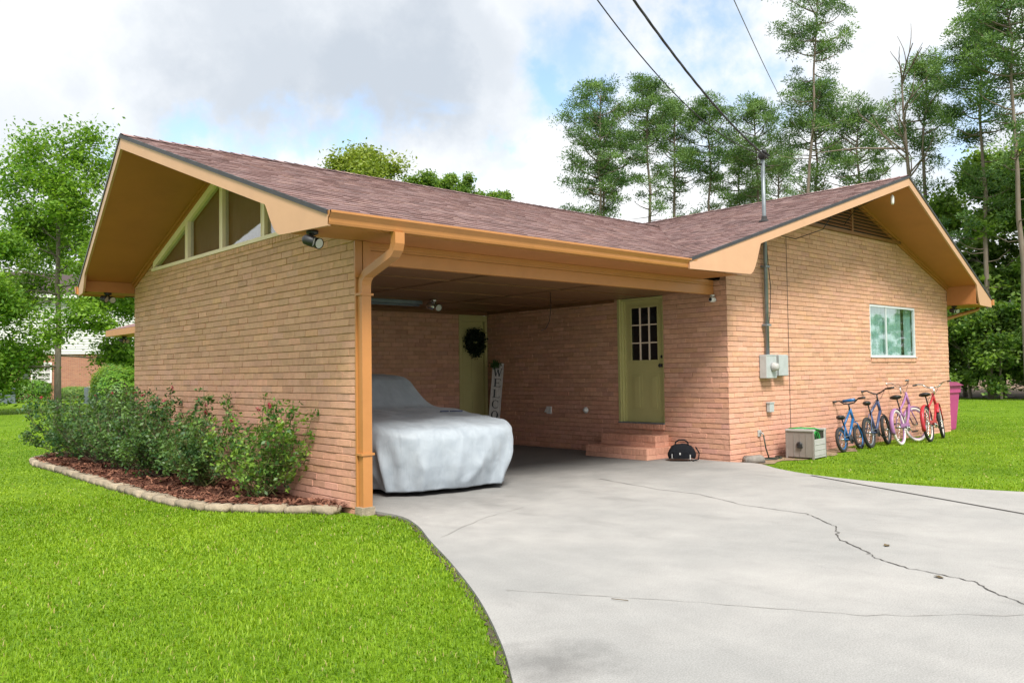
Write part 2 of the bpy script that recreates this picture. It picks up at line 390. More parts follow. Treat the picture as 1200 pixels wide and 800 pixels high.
def thing(name, label, cat, loc=(0,0,0), rotz=0., group=None, rot=None):
    o = bpy.data.objects.new(name, None); COL.objects.link(o); o.location = loc
    o.rotation_euler = rot if rot else (0, 0, rotz); o.empty_display_size = .2
    o['label'] = label; o['category'] = cat
    if group: o['group'] = group
    return o
def tag(o, label, cat, group=None):
    o['label'] = label; o['category'] = cat
    if group: o['group'] = group
    return o
def struct(o, kind='structure'): o['kind'] = kind; return o
def copy_tree(o, loc, rotz, label, scale=1., group=None):
    r = o.copy(); COL.objects.link(r); r.location = loc; r.rotation_euler = (0, 0, rotz); r.scale = (scale,)*3 if not isinstance(scale, tuple) else scale
    r['label'] = label
    if group: r['group'] = group
    for ch in list(o.children):
        c = ch.copy(); COL.objects.link(c); c.parent = r
    return r

# ------------------------------------------------------------------ measures of the house (metres)
W1, W2, YB, D, D2 = 6.13, 14.36, -.22, 6.56, 5.195
OV = .66; ZE = 2.79; YM = 3.223; ZRA = 4.226; PA = (ZRA-ZE)/(YM+OV)
XE, XM, XE2, ZRB = 4.58, 10.07, 15.56, 4.578; PB = (ZRB-ZE)/(XM-XE)
ZT = 2.667; ZC = 2.52; GZ = -.03
OA0, OA1 = -.677, -1.228       # gable A overhang at eave / at ridge (prow)
OB0, OB1 = -.70, -1.265
zA = lambda y: ZE+PA*((y+OV) if y < YM else (2*YM+OV-y))
zB = lambda x: ZE+PB*((x-XE) if x < XM else (XE2-x))
TH = .155

house = thing('brick_house', 'low tan painted brick house with open carport and brown shingle gable roofs', 'house')

# ------------------------------------------------------------------ brick walls
BL, BH = .258, .0755
def brick_wall(mb, P, z0, z1, iv, seed=0, mi=0, depth=.014):
    """P(u, d, z): point at distance u along the wall, d out of its face. iv(z): list of free intervals"""
    rr = random.Random(seed); nrow = int(round((z1-z0)/BH))
    for k in range(nrow):
        za = z0+k*BH; zb = za+BH; g = .0046; off = (k % 2)*BL*.5+rr.uniform(-.03, .03)
        for (a, b) in iv((za+zb)/2):
            u = math.floor((a-off)/BL)*BL+off
            while u < b:
                x0, x1 = max(u, a), min(u+BL, b); u += BL
                if x1-x0 < .02: continue
                jv = rr.choice((.12, .25, .5, .8)); x0 += g*jv if x0 > a else 0; x1 -= g*.2 if x1 < b else 0
                zz0, zz1 = za+g, zb-g*.2
                j = rr.uniform(-.0032, .0032); c = .005
                t = 1+rr.gauss(0, .06)
                tt = (t*(1+rr.gauss(0, .015)), t*(1+rr.gauss(0, .01)), t*(1+rr.gauss(0, .035)))
                tl = rr.uniform(-.0025, .0025); zz0 += rr.uniform(0, .0012)
                e = .0022; A = [P(x0+e, j+tl, zz0+c), P(x1-e, j-tl, zz0+c), P(x1-e, j-tl-.0025, zz1-c), P(x0+e, j+tl-.0025, zz1-c)]
                B = [P(x0, -c, zz0), P(x1, -c, zz0), P(x1, -c, zz1), P(x0, -c, zz1)]
                Cc = [P(x0, -depth, zz0), P(x1, -depth, zz0), P(x1, -depth, zz1), P(x0, -depth, zz1)]
                fs = [(0,1,2,3)]+[(4+i, 4+(i+1)%4, (i+1)%4, i) for i in range(4)]+[(8+i, 8+(i+1)%4, 4+(i+1)%4, 4+i) for i in range(4)]
                mb.add(A+B+Cc, fs, mi, tt)
def rowlock(mb, P, a, b, z0, z1, out=.012, w=.071, seed=3, mi=0):
    rr = random.Random(seed); n = max(1, int(round((b-a)/w))); w = (b-a)/n
    for i in range(n):
        u0, u1 = a+i*w+.003, a+(i+1)*w-.003; t = 1+rr.gauss(0, .05)
        o = out+rr.uniform(-.002, .002); c = .004
        A = [P(u0+c, o, z0+c), P(u1-c, o, z0+c), P(u1-c, o, z1-c), P(u0+c, o, z1-c)]
        B = [P(u0, o-c, z0), P(u1, o-c, z0), P(u1, o-c, z1), P(u0, o-c, z1)]
        C_ = [P(u0, -.012, z0), P(u1, -.012, z0), P(u1, -.012, z1), P(u0, -.012, z1)]
        fs = [(0,1,2,3)]+[(4+i_, 4+(i_+1)%4, (i_+1)%4, i_) for i_ in range(4)]+[(8+i_, 8+(i_+1)%4, 4+(i_+1)%4, 4+i_) for i_ in range(4)]
        mb.add(A+B+C_, fs, mi, (t, t*.97, t*.95))

# wall A, the carport side wall: plane x = 0, faces -x
PAo = lambda u, d, z: (-d, u, z)
ZS = 2.93                                    # underside of the gable window
wallTopA = lambda y: zA(y)-TH-.005
def ivA(z):
    if z > ZT-.0 and z > wallTopA(0):
        lo = (z+TH-ZE)/PA-OV; hi = 2*YM-lo
    else: lo, hi = 0., D
    lo = max(lo, .0); hi = min(hi, D)
    if z < ZS-.005: return [(lo, hi)] if hi > lo else []
    return [(5.72, hi)] if hi > 5.74 else []
mb = MB()
zrow = GZ-.03
brick_wall(mb, PAo, zrow, 3.3, lambda z: [i for i in ivA(z)], 1)
rowlock(mb, PAo, .70, 5.72, ZS-.068, ZS-.002, .014)
# interior skin of the same wall (faces the carport)
PAi = lambda u, d, z: (.13+d, u, z)
brick_wall(mb, PAi, zrow, ZC, lambda z: [(.0, D2)], 2)
# body
cut = .0135
mb.prism([(cut, .003, GZ-.1), (cut, D, GZ-.1), (cut, D, wallTopA(D)), (cut, 5.72+.02, wallTopA(5.72)), (cut, 5.72, ZS-.01), (cut, .55, ZS-.01), (cut, .003, wallTopA(0))], (.13-2*cut, 0, 0), 1)
mb.build('brick_wall', [M['brick'], M['mortar']], house)

# wall B, the main gable wall: plane y = YB, faces -y
PBo = lambda u, d, z: (W1+u, YB-d, z)
LB = W2-W1
wallTopB = lambda x: zB(x)-TH-.005
VZ = 3.77                                    # underside of louvre vent
def ivB(z):
    lo, hi = 0., LB
    if z > wallTopB(W1):
        lo = (z+TH-ZE)/PB+XE-W1; hi = (2*XM-(W1+lo))-W1
    lo = max(lo, 0); hi = min(hi, LB)
    if z > VZ or hi <= lo: return []
    r = [(lo, hi)]
    w0, w1 = 10.73-W1, 12.70-W1
    if 1.535 < z < 2.50: r = [(lo, w0), (w1, hi)]
    return r
mb = MB()
brick_wall(mb, PBo, zrow, VZ+.02, ivB, 4)
rowlock(mb, PBo, 10.73-W1, 12.70-W1, 1.44, 1.53, .016)
def wall_face_poly(mb, pts, d0, d1, mi): mb.prism([(x, YB+d0, z) for x, z in pts], (0, d1-d0, 0), mi)
c0, c1 = cut, .12
a_, b_ = 10.73, 12.70
wall_face_poly(mb, [(W1+.02, GZ-.1), (W2, GZ-.1), (W2, 1.53), (W1+.02, 1.53)], c0, c1, 1)
wall_face_poly(mb, [(W1+.02, 1.53), (a_, 1.53), (a_, 2.5), (W1+.02, 2.5)], c0, c1, 1)
wall_face_poly(mb, [(b_, 1.53), (W2, 1.53), (W2, 2.5), (b_, 2.5)], c0, c1, 1)
wall_face_poly(mb, [(W1+.02, 2.5), (W2, 2.5), (W2, wallTopB(W2)), (XM, wallTopB(XM)), (W1+.02, wallTopB(W1))], c0, c1, 1)
mb.build('brick_wall', [M['brick'], M['mortar']], house)

# wall C: plane x = W1, faces -x (carport interior, with the green door)
DY0, DY1, DZ0, DZ1 = .95, 1.88, .50, 2.515
PCo = lambda u, d, z: (W1-d, YB+.003+u, z)
LC = D2-YB-.003
def ivC(z):
    if z > DZ0: return [(0, DY0-YB), (DY1-YB, LC)]
    return [(0, LC)]
mb = MB()
brick_wall(mb, PCo, zrow, ZT+.02, ivC, 6)
rowlock(mb, PCo, DY0-YB, DY1-YB, DZ0-.085, DZ0-.002, .03)
mb.box((W1+cut, YB+.018, GZ-.1), (W1+.13, DY0, ZT), 1)
mb.box((W1+cut, DY0, GZ-.1), (W1+.13, DY1, DZ0-.01), 1)
mb.box((W1+cut, DY1, GZ-.1), (W1+.13, D2+.1, ZT), 1)
mb.build('brick_wall', [M['brick'], M['mortar']], house)
# back wall of the carport: plane y = D2, faces -y
BX0, BX1 = 5.42, 6.10
PDo = lambda u, d, z: (.13+u, D2-d, z)
mb = MB()
brick_wall(mb, PDo, zrow, ZC, lambda z: [(0, BX0-.13)] if z > .16 else [(0, W1-.13)], 8)
mb.box((.13, D2+cut, GZ-.1), (BX0, D2+.12, ZC+.1), 1)
mb.box((BX0, D2+cut, GZ-.1), (W1, D2+.12, .16), 1)
mb.build('brick_wall', [M['brick'], M['mortar']], house)
# east wall and rear walls (seen only from the side)
mb = MB()
mb.box((W2-.12, YB+.12, GZ-.1), (W2-.003, 12.9, wallTopB(W2)), 0)
mb.build('rear_wall', [M['brick']], house); mb = MB(); mb.box((W1, 12.9, GZ-.1), (W2-.003, 13.0, wallTopB(W2)), 0)
mb.build('rear_wall', [M['brick']], house); mb = MB(); mb.box((.13, D-.12, GZ-.1), (W1, D-.003, wallTopA(D)-.02), 0)
o = mb.build('rear_wall', [M['brick']], house)

# ------------------------------------------------------------------ roofs
def rake_x(y):   # plan line of roof A's rake (prow)
    s = (y+OV)/(YM+OV) if y < YM else (2*YM+OV-y)/(YM+OV)
    return OA0+(OA1-OA0)*s
def rake_y(x):
    s = (x-XE)/(XM-XE) if x < XM else (XE2-x)/(XM-XE)
    return OB0+(OB1-OB0)*s
VJ = XE+(ZRA-ZE)/PB     # x where ridge A meets slope B
shtones = [(a*.98, b*.92, c*.93) for a, b, c in [(.235, .152, .145), (.175, .108, .103), (.29, .20, .19), (.135, .085, .082), (.22, .14, .13), (.31, .21, .185), (.25, .17, .165)]]
def shingle_field(mb, org, eu, ev, U, V, seed=0):
    """laminated shingle tabs over rectangle org + u*eu + v*ev (ev up-slope unit)"""
    rr = random.Random(seed); org = Vector(org); eu = Vector(eu).normalized(); ev = Vector(ev).normalized(); n = eu.cross(ev)
    if n.z < 0: n = -n
    ex = .142; rows = int(V/ex)+1
    for r in range(rows):
        v0 = r*ex; v1 = min(v0+ex+.004, V); u = -rr.uniform(0, .2)
        if v0 >= V: break
        while u < U:
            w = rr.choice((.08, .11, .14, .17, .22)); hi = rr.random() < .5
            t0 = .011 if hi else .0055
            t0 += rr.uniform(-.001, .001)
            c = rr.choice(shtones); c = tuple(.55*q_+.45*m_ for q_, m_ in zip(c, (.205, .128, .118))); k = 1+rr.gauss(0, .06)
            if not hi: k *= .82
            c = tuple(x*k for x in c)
            a, b = max(u, 0), min(u+w, U); u += w
            if b <= a: continue
            dv = rr.uniform(-.004, .004) if hi else 0
            p = [org+eu*a+ev*(v0+dv)+n*t0, org+eu*b+ev*(v0+dv)+n*t0, org+eu*b+ev*v1+n*.0005, org+eu*a+ev*v1+n*.0005]
            q = [org+eu*a+ev*(v0+dv)-n*.002, org+eu*b+ev*(v0+dv)-n*.002]
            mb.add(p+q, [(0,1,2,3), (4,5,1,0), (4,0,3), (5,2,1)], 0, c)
def clip(bm, co, no):
    bmesh.ops.bisect_plane(bm, geom=bm.verts[:]+bm.edges[:]+bm.faces[:], plane_co=co, plane_no=no, clear_outer=True)
def field_obj(name, org, eu, ev, U, V, clips, seed):
    mb = MB(); shingle_field(mb, org, eu, ev, U, V, seed)
    o = mb.build(name, M['shingle'], house, fix=False)
    bm = bmesh.new(); bm.from_mesh(o.data)
    for co, no in clips: clip(bm, co, no)
    bm.to_mesh(o.data); bm.free(); return o
# roof A south slope
cA = math.sqrt(1+PA*PA); cB = math.sqrt(1+PB*PB)
rA = Vector((YM+OV, -(OA1-OA0), 0)) ; # normal-ish of the rake plan line
nrake = Vector((-(YM+OV), (OA1-OA0), 0)).normalized()      # points to -x
nval = Vector(((YM+OV), -(VJ-XE), 0)).normalized()          # right of valley
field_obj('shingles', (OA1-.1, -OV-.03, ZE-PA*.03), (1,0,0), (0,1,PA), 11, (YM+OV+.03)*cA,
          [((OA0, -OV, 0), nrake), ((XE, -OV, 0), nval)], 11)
# roof B west slope : part south of ridge A, then north of it
nrB = Vector(((OB1-OB0), -(XM-XE), 0)).normalized()         # points to -y
field_obj('shingles', (XE-.02, OB1-.1, ZE-PB*.02), (0,1,0), (1,0,PB), YM-OB1+.1, (XM-XE+.02)*cB,
          [((XE, OB0, 0), nrB), ((XE, -OV, 0), -nval)], 12)
nval2 = Vector((-(YM+OV), -(VJ-XE), 0)).normalized()
field_obj('shingles', (XE-.02, YM, ZE-PB*.02), (0,1,0), (1,0,PB), 9.8, (XM-XE+.02)*cB,
          [((VJ, YM, 0), nval2)], 13)
# hidden slopes: roof A north, roof B east
def quad_uv(name, pts, m, uvs, th=.02):
    me = bpy.data.meshes.new(name); me.from_pydata(pts, [], [tuple(range(len(pts)))]); me.materials.append(m)
    uv = me.uv_layers.new(name='UVMap')
    for i, l in enumerate(me.loops): uv.data[i].uv = uvs[l.vertex_index]
    o = bpy.data.objects.new(name, me); COL.objects.link(o); o.parent = house; return o
field_obj('shingles', (VJ, 2*YM+OV+.03, ZE-PA*.03), (-1,0,0), (0,-1,PA), VJ-OA1+.1, (YM+OV+.03)*cA,
          [((OA0, 2*YM+OV, 0), Vector((-(YM+OV), -(OA1-OA0), 0)).normalized()), ((VJ, YM, 0), -nval2)], 14)
field_obj('shingles', (XE2+.02, 13, ZE-PB*.02), (0,-1,0), (-1,0,PB), 13-OB1+.1, (XM-XE+.02)*cB,
          [((XE2, OB0, 0), Vector((-(OB1-OB0), -(XM-XE), 0)).normalized())], 15)
# ridge caps
mb = MB(); rr = random.Random(5)
y_ = OB1
while y_ < 13:
    c = rr.choice(shtones); y1 = y_+.15
    w = .15; h = .012
    mb.add([(XM-w, y_, ZRB-PB*w+h+.008), (XM, y_, ZRB+h+.012), (XM+w, y_, ZRB-PB*w+h+.008), (XM-w, y1+.02, ZRB-PB*w+h), (XM, y1+.02, ZRB+h+.002), (XM+w, y1+.02, ZRB-PB*w+h)],
           [(0,1,4,3), (1,2,5,4)], 0, c); y_ = y1
mb.build('ridge_cap', M['shingle'], house, fix=False); mb = MB()
x_ = OA1
while x_ < VJ:
    c = rr.choice(shtones); x1 = x_+.15
    mb.add([(x_, YM-w, ZRA-PA*w+h+.008), (x_, YM, ZRA+h+.012), (x_, YM+w, ZRA-PA*w+h+.008), (x1+.02, YM-w, ZRA-PA*w+h), (x1+.02, YM, ZRA+h+.002), (x1+.02, YM+w, ZRA-PA*w+h)],
           [(0,1,4,3), (1,2,5,4)], 0, c); x_ = x1
mb.build('ridge_cap', M['shingle'], house, fix=False)

# roof deck: slab between soffit and shingles (polygons in plan, z from roof plane)
def slab(mb, plan, zf, t0, t1, mi):
    vs = [(x, y, zf(x, y)-t0) for x, y in plan]+[(x, y, zf(x, y)-t1) for x, y in plan]
    n = len(plan)
    mb.add(vs, [tuple(range(n)), tuple(range(n, 2*n))[::-1]]+[(i, n+i, n+(i+1)%n, (i+1)%n) for i in range(n)], mi)
zAS = lambda x, y: ZE+PA*(y+OV); zAN = lambda x, y: ZE+PA*(2*YM+OV-y)
zBW = lambda x, y: ZE+PB*(x-XE); zBE = lambda x, y: ZE+PB*(XE2-x)
mb = MB(); ins = .02
slab(mb, [(OA0+ins, -.575), (XE, -.575), (VJ, YM), (OA1+ins, YM)], zAS, .004, TH-.02, 0)
slab(mb, [(OA0+ins, -OV+.01), (XE, -OV+.01), (XE, -.57), (OA0+ins, -.57)], zAS, .004, .02, 0)
slab(mb, [(OA1+ins, YM), (VJ, YM), (XE, 2*YM+OV-.02), (OA0+ins, 2*YM+OV-.02)], zAN, .004, TH-.01, 0)
slab(mb, [(XE+.10, OB0), (XM, OB1+ins), (XM, 13), (XE+.10, 13)], zBW, .004, TH-.02, 0)
slab(mb, [(XE+.01, OB0+ins), (XE+.095, OB0+ins), (XE+.095, 13), (XE+.01, 13)], zBW, .004, .02, 0)
slab(mb, [(XM, OB1+ins), (XE2-.02, OB0+ins), (XE2-.02, 13), (XM, 13)], zBE, .004, TH-.01, 0)
mb.build('roof_deck', M['drip'], house)
# soffits: painted boards 1 cm under the deck, gable overhangs
mb = MB()
slab(mb, [(OA0+.02, -.54), (.0, -.54), (0, YM), (OA1+.03, YM)], zAS, TH-.006, TH+.006, 0)
mb.build('gable_soffit', M['soffit'], house); mb = MB()
slab(mb, [(OA1+.03, YM), (0, YM), (0, 2*YM+OV-.03), (OA0+.03, 2*YM+OV-.03)], zAN, TH-.006, TH+.006, 0)
mb.build('gable_soffit', M['soffit'], house); mb = MB()
slab(mb, [(W1-.5, OB0), (XM, OB1+.03), (XM, YB), (W1-.5, YB)], zBW, TH-.006, TH+.006, 0)
mb.build('gable_soffit', M['soffit'], house); mb = MB()
slab(mb, [(XM, OB1+.03), (XE2-.03, OB0+.03), (XE2-.03, YB), (XM, YB)], zBE, TH-.006, TH+.006, 0)
mb.build('gable_soffit', M['soffit'], house)
# horizontal boxed soffits
mb = MB()
mb.box((OA0+.02, -OV+.06, ZT), (W1-.3, -.002, ZT+.012))           # under the front eave
mb.prism([(rake_x(0)+.03, -.012, ZT), (-.003, -.012, ZT+.012), (-.003, -.012, zA(0)-TH-.01), (rake_x(0)+.03, -.012, zA(0)-TH-.01)], (0, .012, 0))
mb.prism([(rake_x(-.6)+.03, -.58, ZT+.001), (OA0+.02, -.58, ZT+.001), (OA0+.02, -.012, ZT+.001), (rake_x(0)+.03, -.012, ZT+.001)], (0, 0, .01))
mb.build('eave_soffit', M['soffit'], house); mb = MB()
mb.box((OA0+.02, D+.002, ZT-.0), (W1, 2*YM+OV-.06, ZT+.012))
mb.prism([(rake_x(D)+.03, D-.01, ZT-.001), (-.003, D-.01, ZT-.001), (-.003, D-.01, zA(D)-TH-.008), (rake_x(D)+.03, D-.01, zA(D)-TH-.008)], (0, .0115, 0))
mb.build('eave_soffit', M['soffit'], house); mb = MB()
mb.box((W2+.002, OB0+.02, ZT-.04), (XE2-.06, 12.9, ZT-.028))
mb.prism([(W2-.003, rake_y(W2)+.03, ZT-.028), (W2-.003, YB, ZT-.028), (W2-.003, YB, zB(W2)-TH-.008), (W2-.003, rake_y(W2)+.03, zB(W2)-TH-.008)], (.012, 0, 0))
mb.prism([(W2-.003, rake_y(W2)+.03, ZT-.04), (XE2-.06, OB0+.01, ZT-.04), (XE2-.06, OB0+.03, ZT-.04), (W2-.003, OB0+.019, ZT-.04)], (0, 0, .011))
mb.build('eave_soffit', M['soffit'], house)

# fascia boards with scrolled tails
def tail_profile(L, zfun, inner, depth, zb, n=10):
    """2D outline (s, z): s runs from eave end (0) to far end (L). returns polygon"""
    top = [(0, zfun(0)-.03), (L, zfun(L)-.03)]
    pts = [(L, zfun(L)-.03-depth)]
    s1 = inner+.26
    pts.append((s1, zfun(s1)-.03-depth))
    za, zb_ = zfun(s1)-.03-depth, zb
    for i in range(1, n):   # ogee: down-curve then shoulder
        t = i/n
        s = s1-(s1-inner-.0)*(t**1.5*.75+.25*t); z = za+(zb_-za)*(math.sin(t*PI/2)**1.6)
        pts.append((s, z))
    pts.append((inner, zb)); pts.append((0, zb))
    return top+pts
def rake_board(name, E, A, inner, depth, zb, thick=.03, outn=None, m='rake'):
    E = Vector(E); A = Vector(A); d = Vector((A.x-E.x, A.y-E.y, 0)); L = d.length; d.normalize()
    zf = lambda s: E.z+(A.z-E.z)*s/L
    poly = tail_profile(L, zf, inner, depth, zb)
    n = Vector((d.y, -d.x, 0))
    if n.dot(Vector(outn)) < 0: n = -n
    mb = MB(); mb.prism([E+d*s+Vector((0, 0, z-E.z)) for s, z in poly], -n*thick, 0)
    mb.build(name, M[m], house)
    # dark drip edge on top of the board
    mb = MB(); a = E+n*.012; b = A+n*.012
    mb.prism([a+Vector((0,0,-.036)), b+Vector((0,0,-.036)), b+Vector((0,0,.006)), a+Vector((0,0,.006))], -n*.035, 0)
    mb.build('drip_edge', M['drip'], house)
rake_board('fascia', (OA0, -OV, ZE), (OA1, YM, ZRA), .70, .135, ZT-.012, outn=(-1,0,0))
rake_board('fascia', (OA0, 2*YM+OV, ZE), (OA1, YM+.0, ZRA), .50, .135, ZT-.03, outn=(-1,0,0))
rake_board('fascia', (XE, OB0, ZE), (XM, OB1, ZRB), 1.22, .135, ZT-.012, outn=(0,-1,0))
rake_board('fascia', (XE2, OB0, ZE), (XM, OB1, ZRB), .98, .135, ZT-.055, outn=(0,-1,0))
fz = lambda y: zA(y)-TH-.008
for sgn in (0, 1):
    mb = MB(); y0, y1 = (0.02, YM) if sgn == 0 else (D, YM)
    mb.prism([(-.022, y0, fz(y0)), (-.022, y1, fz(y1)), (-.022, y1, fz(y1)-.085), (-.022, y0, fz(y0)-.085)], (.02, 0, 0))
    mb.prism([(-.05, y0, fz(y0)), (-.05, y1, fz(y1)), (-.05, y1, fz(y1)-.04), (-.05, y0, fz(y0)-.04)], (.0275, 0, 0)); mb.build('frieze_board', M['soffit'], house)
gz = lambda x: zB(x)-TH-.008
for x0, x1 in ((W1+.02, XM), (W2, XM)):
    mb = MB(); mb.prism([(x0, YB-.022, gz(x0)), (x1, YB-.022, gz(x1)), (x1, YB-.022, gz(x1)-.085), (x0, YB-.022, gz(x0)-.085)], (0, .02, 0))
    mb.prism([(x0, YB-.05, gz(x0)), (x1, YB-.05, gz(x1)), (x1, YB-.05, gz(x1)-.04), (x0, YB-.05, gz(x0)-.04)], (0, .0275, 0)); mb.build('frieze_board', M['soffit'], house)

# front gutter (K profile) with end caps, far gutter stubs
def gutter(x0, x1, y, zt, sgn=-1):
    mb = MB(); h = .118; w = .11
    prof = [(0, 0), (0, -h), (w*.55, -h), (w*.62, -h+.02), (w*.66, -h*.55), (w*.9, -h*.25), (w, -.02), (w, 0), (w-.012, 0), (w-.012, -.015), (w*.85, -h*.25), (w*.6, -h*.5), (w*.5, -h+.01), (.008, -h+.01), (.008, 0)]
    mb.prism([(x0, y+sgn*a, zt+b) for a, b in prof], (x1-x0, 0, 0))
    for x in (x0, x1-.004): mb.prism([(x, y+sgn*a, zt+b) for a, b in prof[:8]], (.004, 0, 0))
    return mb
mb = gutter(OA0-.0, 4.76, -OV+.055, ZE-.002)
mb.build('gutter', M['trim'], house)
mb = MB(); mb.box((OA0+.03, -OV+.056, ZT-.003), (4.9, -OV+.08, ZE-.01)); mb.build('fascia', M['trim'], house)
mb = gutter(OA0-.04, W1, 2*YM+OV-.055, ZE-.01, 1); mb.build('gutter', M['trim'], house)
mb = MB()
mb.box((XE2-.06, OB0+.03, ZT-.04), (XE2-.03, 12.9, ZE-.03)); mb.box((XE2-.03, OB0-.03, ZE-.13), (XE2+.07, 12.9, ZE-.01))
mb.build('gutter', M['trim'], house)

# downspout at the carport corner
mb = MB()
def ds(pts, w=.105, d=.078):
    pts = [Vector(p) for p in pts]; rings = []
    for i, p in enumerate(pts):
        t = (pts[min(i+1, len(pts)-1)]-pts[max(i-1, 0)]).normalized(); u = Vector((1,0,0)); v = t.cross(u).normalized()
        rings += [p+u*a*w/2+v*b*d/2 for a, b in ((-1,-1),(1,-1),(1,1),(-1,1))]
    fs = [(0,1,2,3)]+[(4*i+k, 4*i+(k+1)%4, 4*i+4+(k+1)%4, 4*i+4+k) for i in range(len(pts)-1) for k in range(4)]+[tuple(4*(len(pts)-1)+k for k in range(4))]
    return rings, fs
xd = .062
r_, f_ = ds([(xd, -.655, ZT), (xd, -.655, ZT-.10), (xd, -.635, ZT-.15), (xd, -.60, ZT-.19), (xd, -.14, 2.33), (xd, -.085, 2.28), (xd, -.068, 2.22), (xd, -.068, .02)])
mb.add(r_, f_)
for z in (.55, 2.12): mb.box((xd-.075, -.118, z), (xd+.075, -.02, z+.022))
mb.build('downspout', M['trim'], house)
mb = MB(); mb.box((-.012, -.024, .02), (.135, -.004, ZT-.002)); mb.box((-.03, -.05, 2.3), (.05, -.0245, ZT-.004)); mb.box((.06, -.05, 2.36), (.15, -.0245, ZT-.004))
mb.build('corner_board', M['trim'], house)
mb = MB(); mb.box((-.02, -.13, GZ-.05), (.13, -.0, .05)); mb.build('footing', M['stone'], house)
# beam across the carport front, doubled
mb = MB()
mb.bevbox((.14, 0, 2.45), (W1-.004, .05, 2.585), .004); mb.bevbox((.14, .0, 2.588), (W1-.004, .05, ZT-.001), .004)
mb.bevbox((.14, -.02, ZT-.05), (W1-.15, -.002, ZT-.001), .003)
mb.box((.14, .055, 2.46), (W1-.004, .14, ZT-.002))
mb.build('beam', M['trim'], house)
# carport ceiling with battens
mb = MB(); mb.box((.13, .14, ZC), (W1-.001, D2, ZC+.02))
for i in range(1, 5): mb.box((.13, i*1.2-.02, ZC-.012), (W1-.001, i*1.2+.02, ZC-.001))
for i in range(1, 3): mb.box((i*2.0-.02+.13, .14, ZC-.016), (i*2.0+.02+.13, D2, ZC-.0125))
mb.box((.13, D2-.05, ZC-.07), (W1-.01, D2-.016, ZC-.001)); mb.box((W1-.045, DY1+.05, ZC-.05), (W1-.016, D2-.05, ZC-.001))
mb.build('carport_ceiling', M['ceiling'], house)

# gable window A
yw = [5.66, 4.38, 3.22, 2.03, .78]
win = MB(); fr = .045
topw = lambda y: zA(y)-TH-.10
def bar_y(mb, y0, y1, z0f, z1f, x0, x1, mi=0):
    mb.prism([(x0, y0, z0f(y0)), (x0, y1, z0f(y1)), (x0, y1, z1f(y1)), (x0, y0, z1f(y0))], (x1-x0, 0, 0), mi)
bar_y(win, .55, 5.72, lambda y: ZS, lambda y: ZS+.045, -.03, .06)
bar_y(win, .60, YM, lambda y: max(ZS+.046, topw(y)-.085), lambda y: max(ZS+.05, topw(y)+.02), -.018, .06)
bar_y(win, YM, 5.68, lambda y: topw(y)-.085, lambda y: topw(y)+.02, -.018, .06)
for y in yw:
    w = .05 if y in (yw[0], yw[-1]) else .075
    if y == yw[-1]: continue
    win.box((-.022, y-w, ZS+.046), (.06, y+w*.3, topw(y)-.02))
    if w == .075: win.box((-.026, y-.006, ZS+.047), (-.0225, y+.004, topw(y)-.03))
wf = win.build('window', M['cream_olive'], house)
mb = MB(); mb.prism([(.02, .62, ZS+.04), (.02, 5.68, ZS+.04), (.02, 5.68, topw(5.68)), (.02, YM, topw(YM)), (.02, .62, topw(.62))], (.004, 0, 0)); mb.build('glass', M['glassA'], wf)
mb = MB()
n = 150   # pleated curtain
vs = []; fs = []
for i in range(n+1):
    y = .62+(5.68-.62)*i/n; x = .085+.012*math.sin(i*1.9)+.006*math.sin(i*.7)
    vs += [(x, y, ZS+.03), (x, y, topw(y)+.02)]
    if i: fs.append((2*i-2, 2*i, 2*i+1, 2*i-1))
mb.add(vs, fs, 0, 1., True); mb.build('curtain', M['sbrown'], wf, fix=False)
# window B
mb = MB(); w0, w1, z0, z1 = 10.73, 12.70, 1.535, 2.50
yv = YB+.004
for a, b in (((w0, yv, z0), (w1, yv+.05, z0+.035)), ((w0, yv, z1-.035), (w1, yv+.05, z1)), ((w0, yv, z0+.035), (w0+.035, yv+.05, z1-.035)), ((w1-.035, yv, z0+.035), (w1, yv+.05, z1-.035)), ((11.42, yv+.01, z0+.035), (11.455, yv+.05, z1-.035))):
    mb.box(a, b)
mb.box((w0-.01, YB-.03, z0-.012), (w1+.01, YB+.02, z0-.001))
wf = mb.build('window', M['alu'], house)
mb = MB(); mb.box((w0+.03, yv+.02, z0+.03), (w1-.03, yv+.024, z1-.03)); mb.build('glass', M['glassB'], wf)
mb = MB(); vs = []; fs = []
for i in range(121):
    x = w0+(w1-w0)*i/120; y = YB+.10+.014*math.sin(i*1.3)+.008*math.sin(i*.51+1)
    vs += [(x, y, z0), (x, y, z1)]
    if i and not (92 < i < 104): fs.append((2*i-2, 2*i, 2*i+1, 2*i-1))
mb.add(vs, fs, 0, 1., True); mb.build('curtain', M['teal'], wf, fix=False)
mb = MB(); mb.box((w0, YB+.125, z0-.05), (w1, YB+.13, z1+.05)); mb.build('blackout_lining', M['black'], wf)

# louvred gable vent
mb = MB(); hw = (gz(XM)-VZ)/PB
mb.prism([(XM-hw, YB-.004, VZ), (XM+hw, YB-.004, VZ), (XM, YB-.004, gz(XM))], (0, .003, 0), 1)
z = VZ+.05
while z < gz(XM)-.06:
    h = (gz(XM)-z)/PB
    mb.add([(XM-h, YB-.006, z+.03), (XM+h, YB-.006, z+.03), (XM+h, YB-.04, z-.012), (XM-h, YB-.04, z-.012), (XM-h, YB-.006, z+.022), (XM+h, YB-.006, z+.022), (XM+h, YB-.04, z-.02), (XM-h, YB-.04, z-.02)],
           [(0,1,2,3), (7,6,5,4), (3,2,6,7)], 0); z += .058
mb.box((XM-hw, YB-.05, VZ-.055), (XM+hw, YB-.003, VZ+.0), 0)
mb.box((XM-.03, YB-.045, VZ), (XM+.03, YB-.004, gz(XM)-.02), 0)
mb.build('louvre_vent', [mat('vent_paint', (.24, .105, .04), .6, .1, 3), M['black']], house)

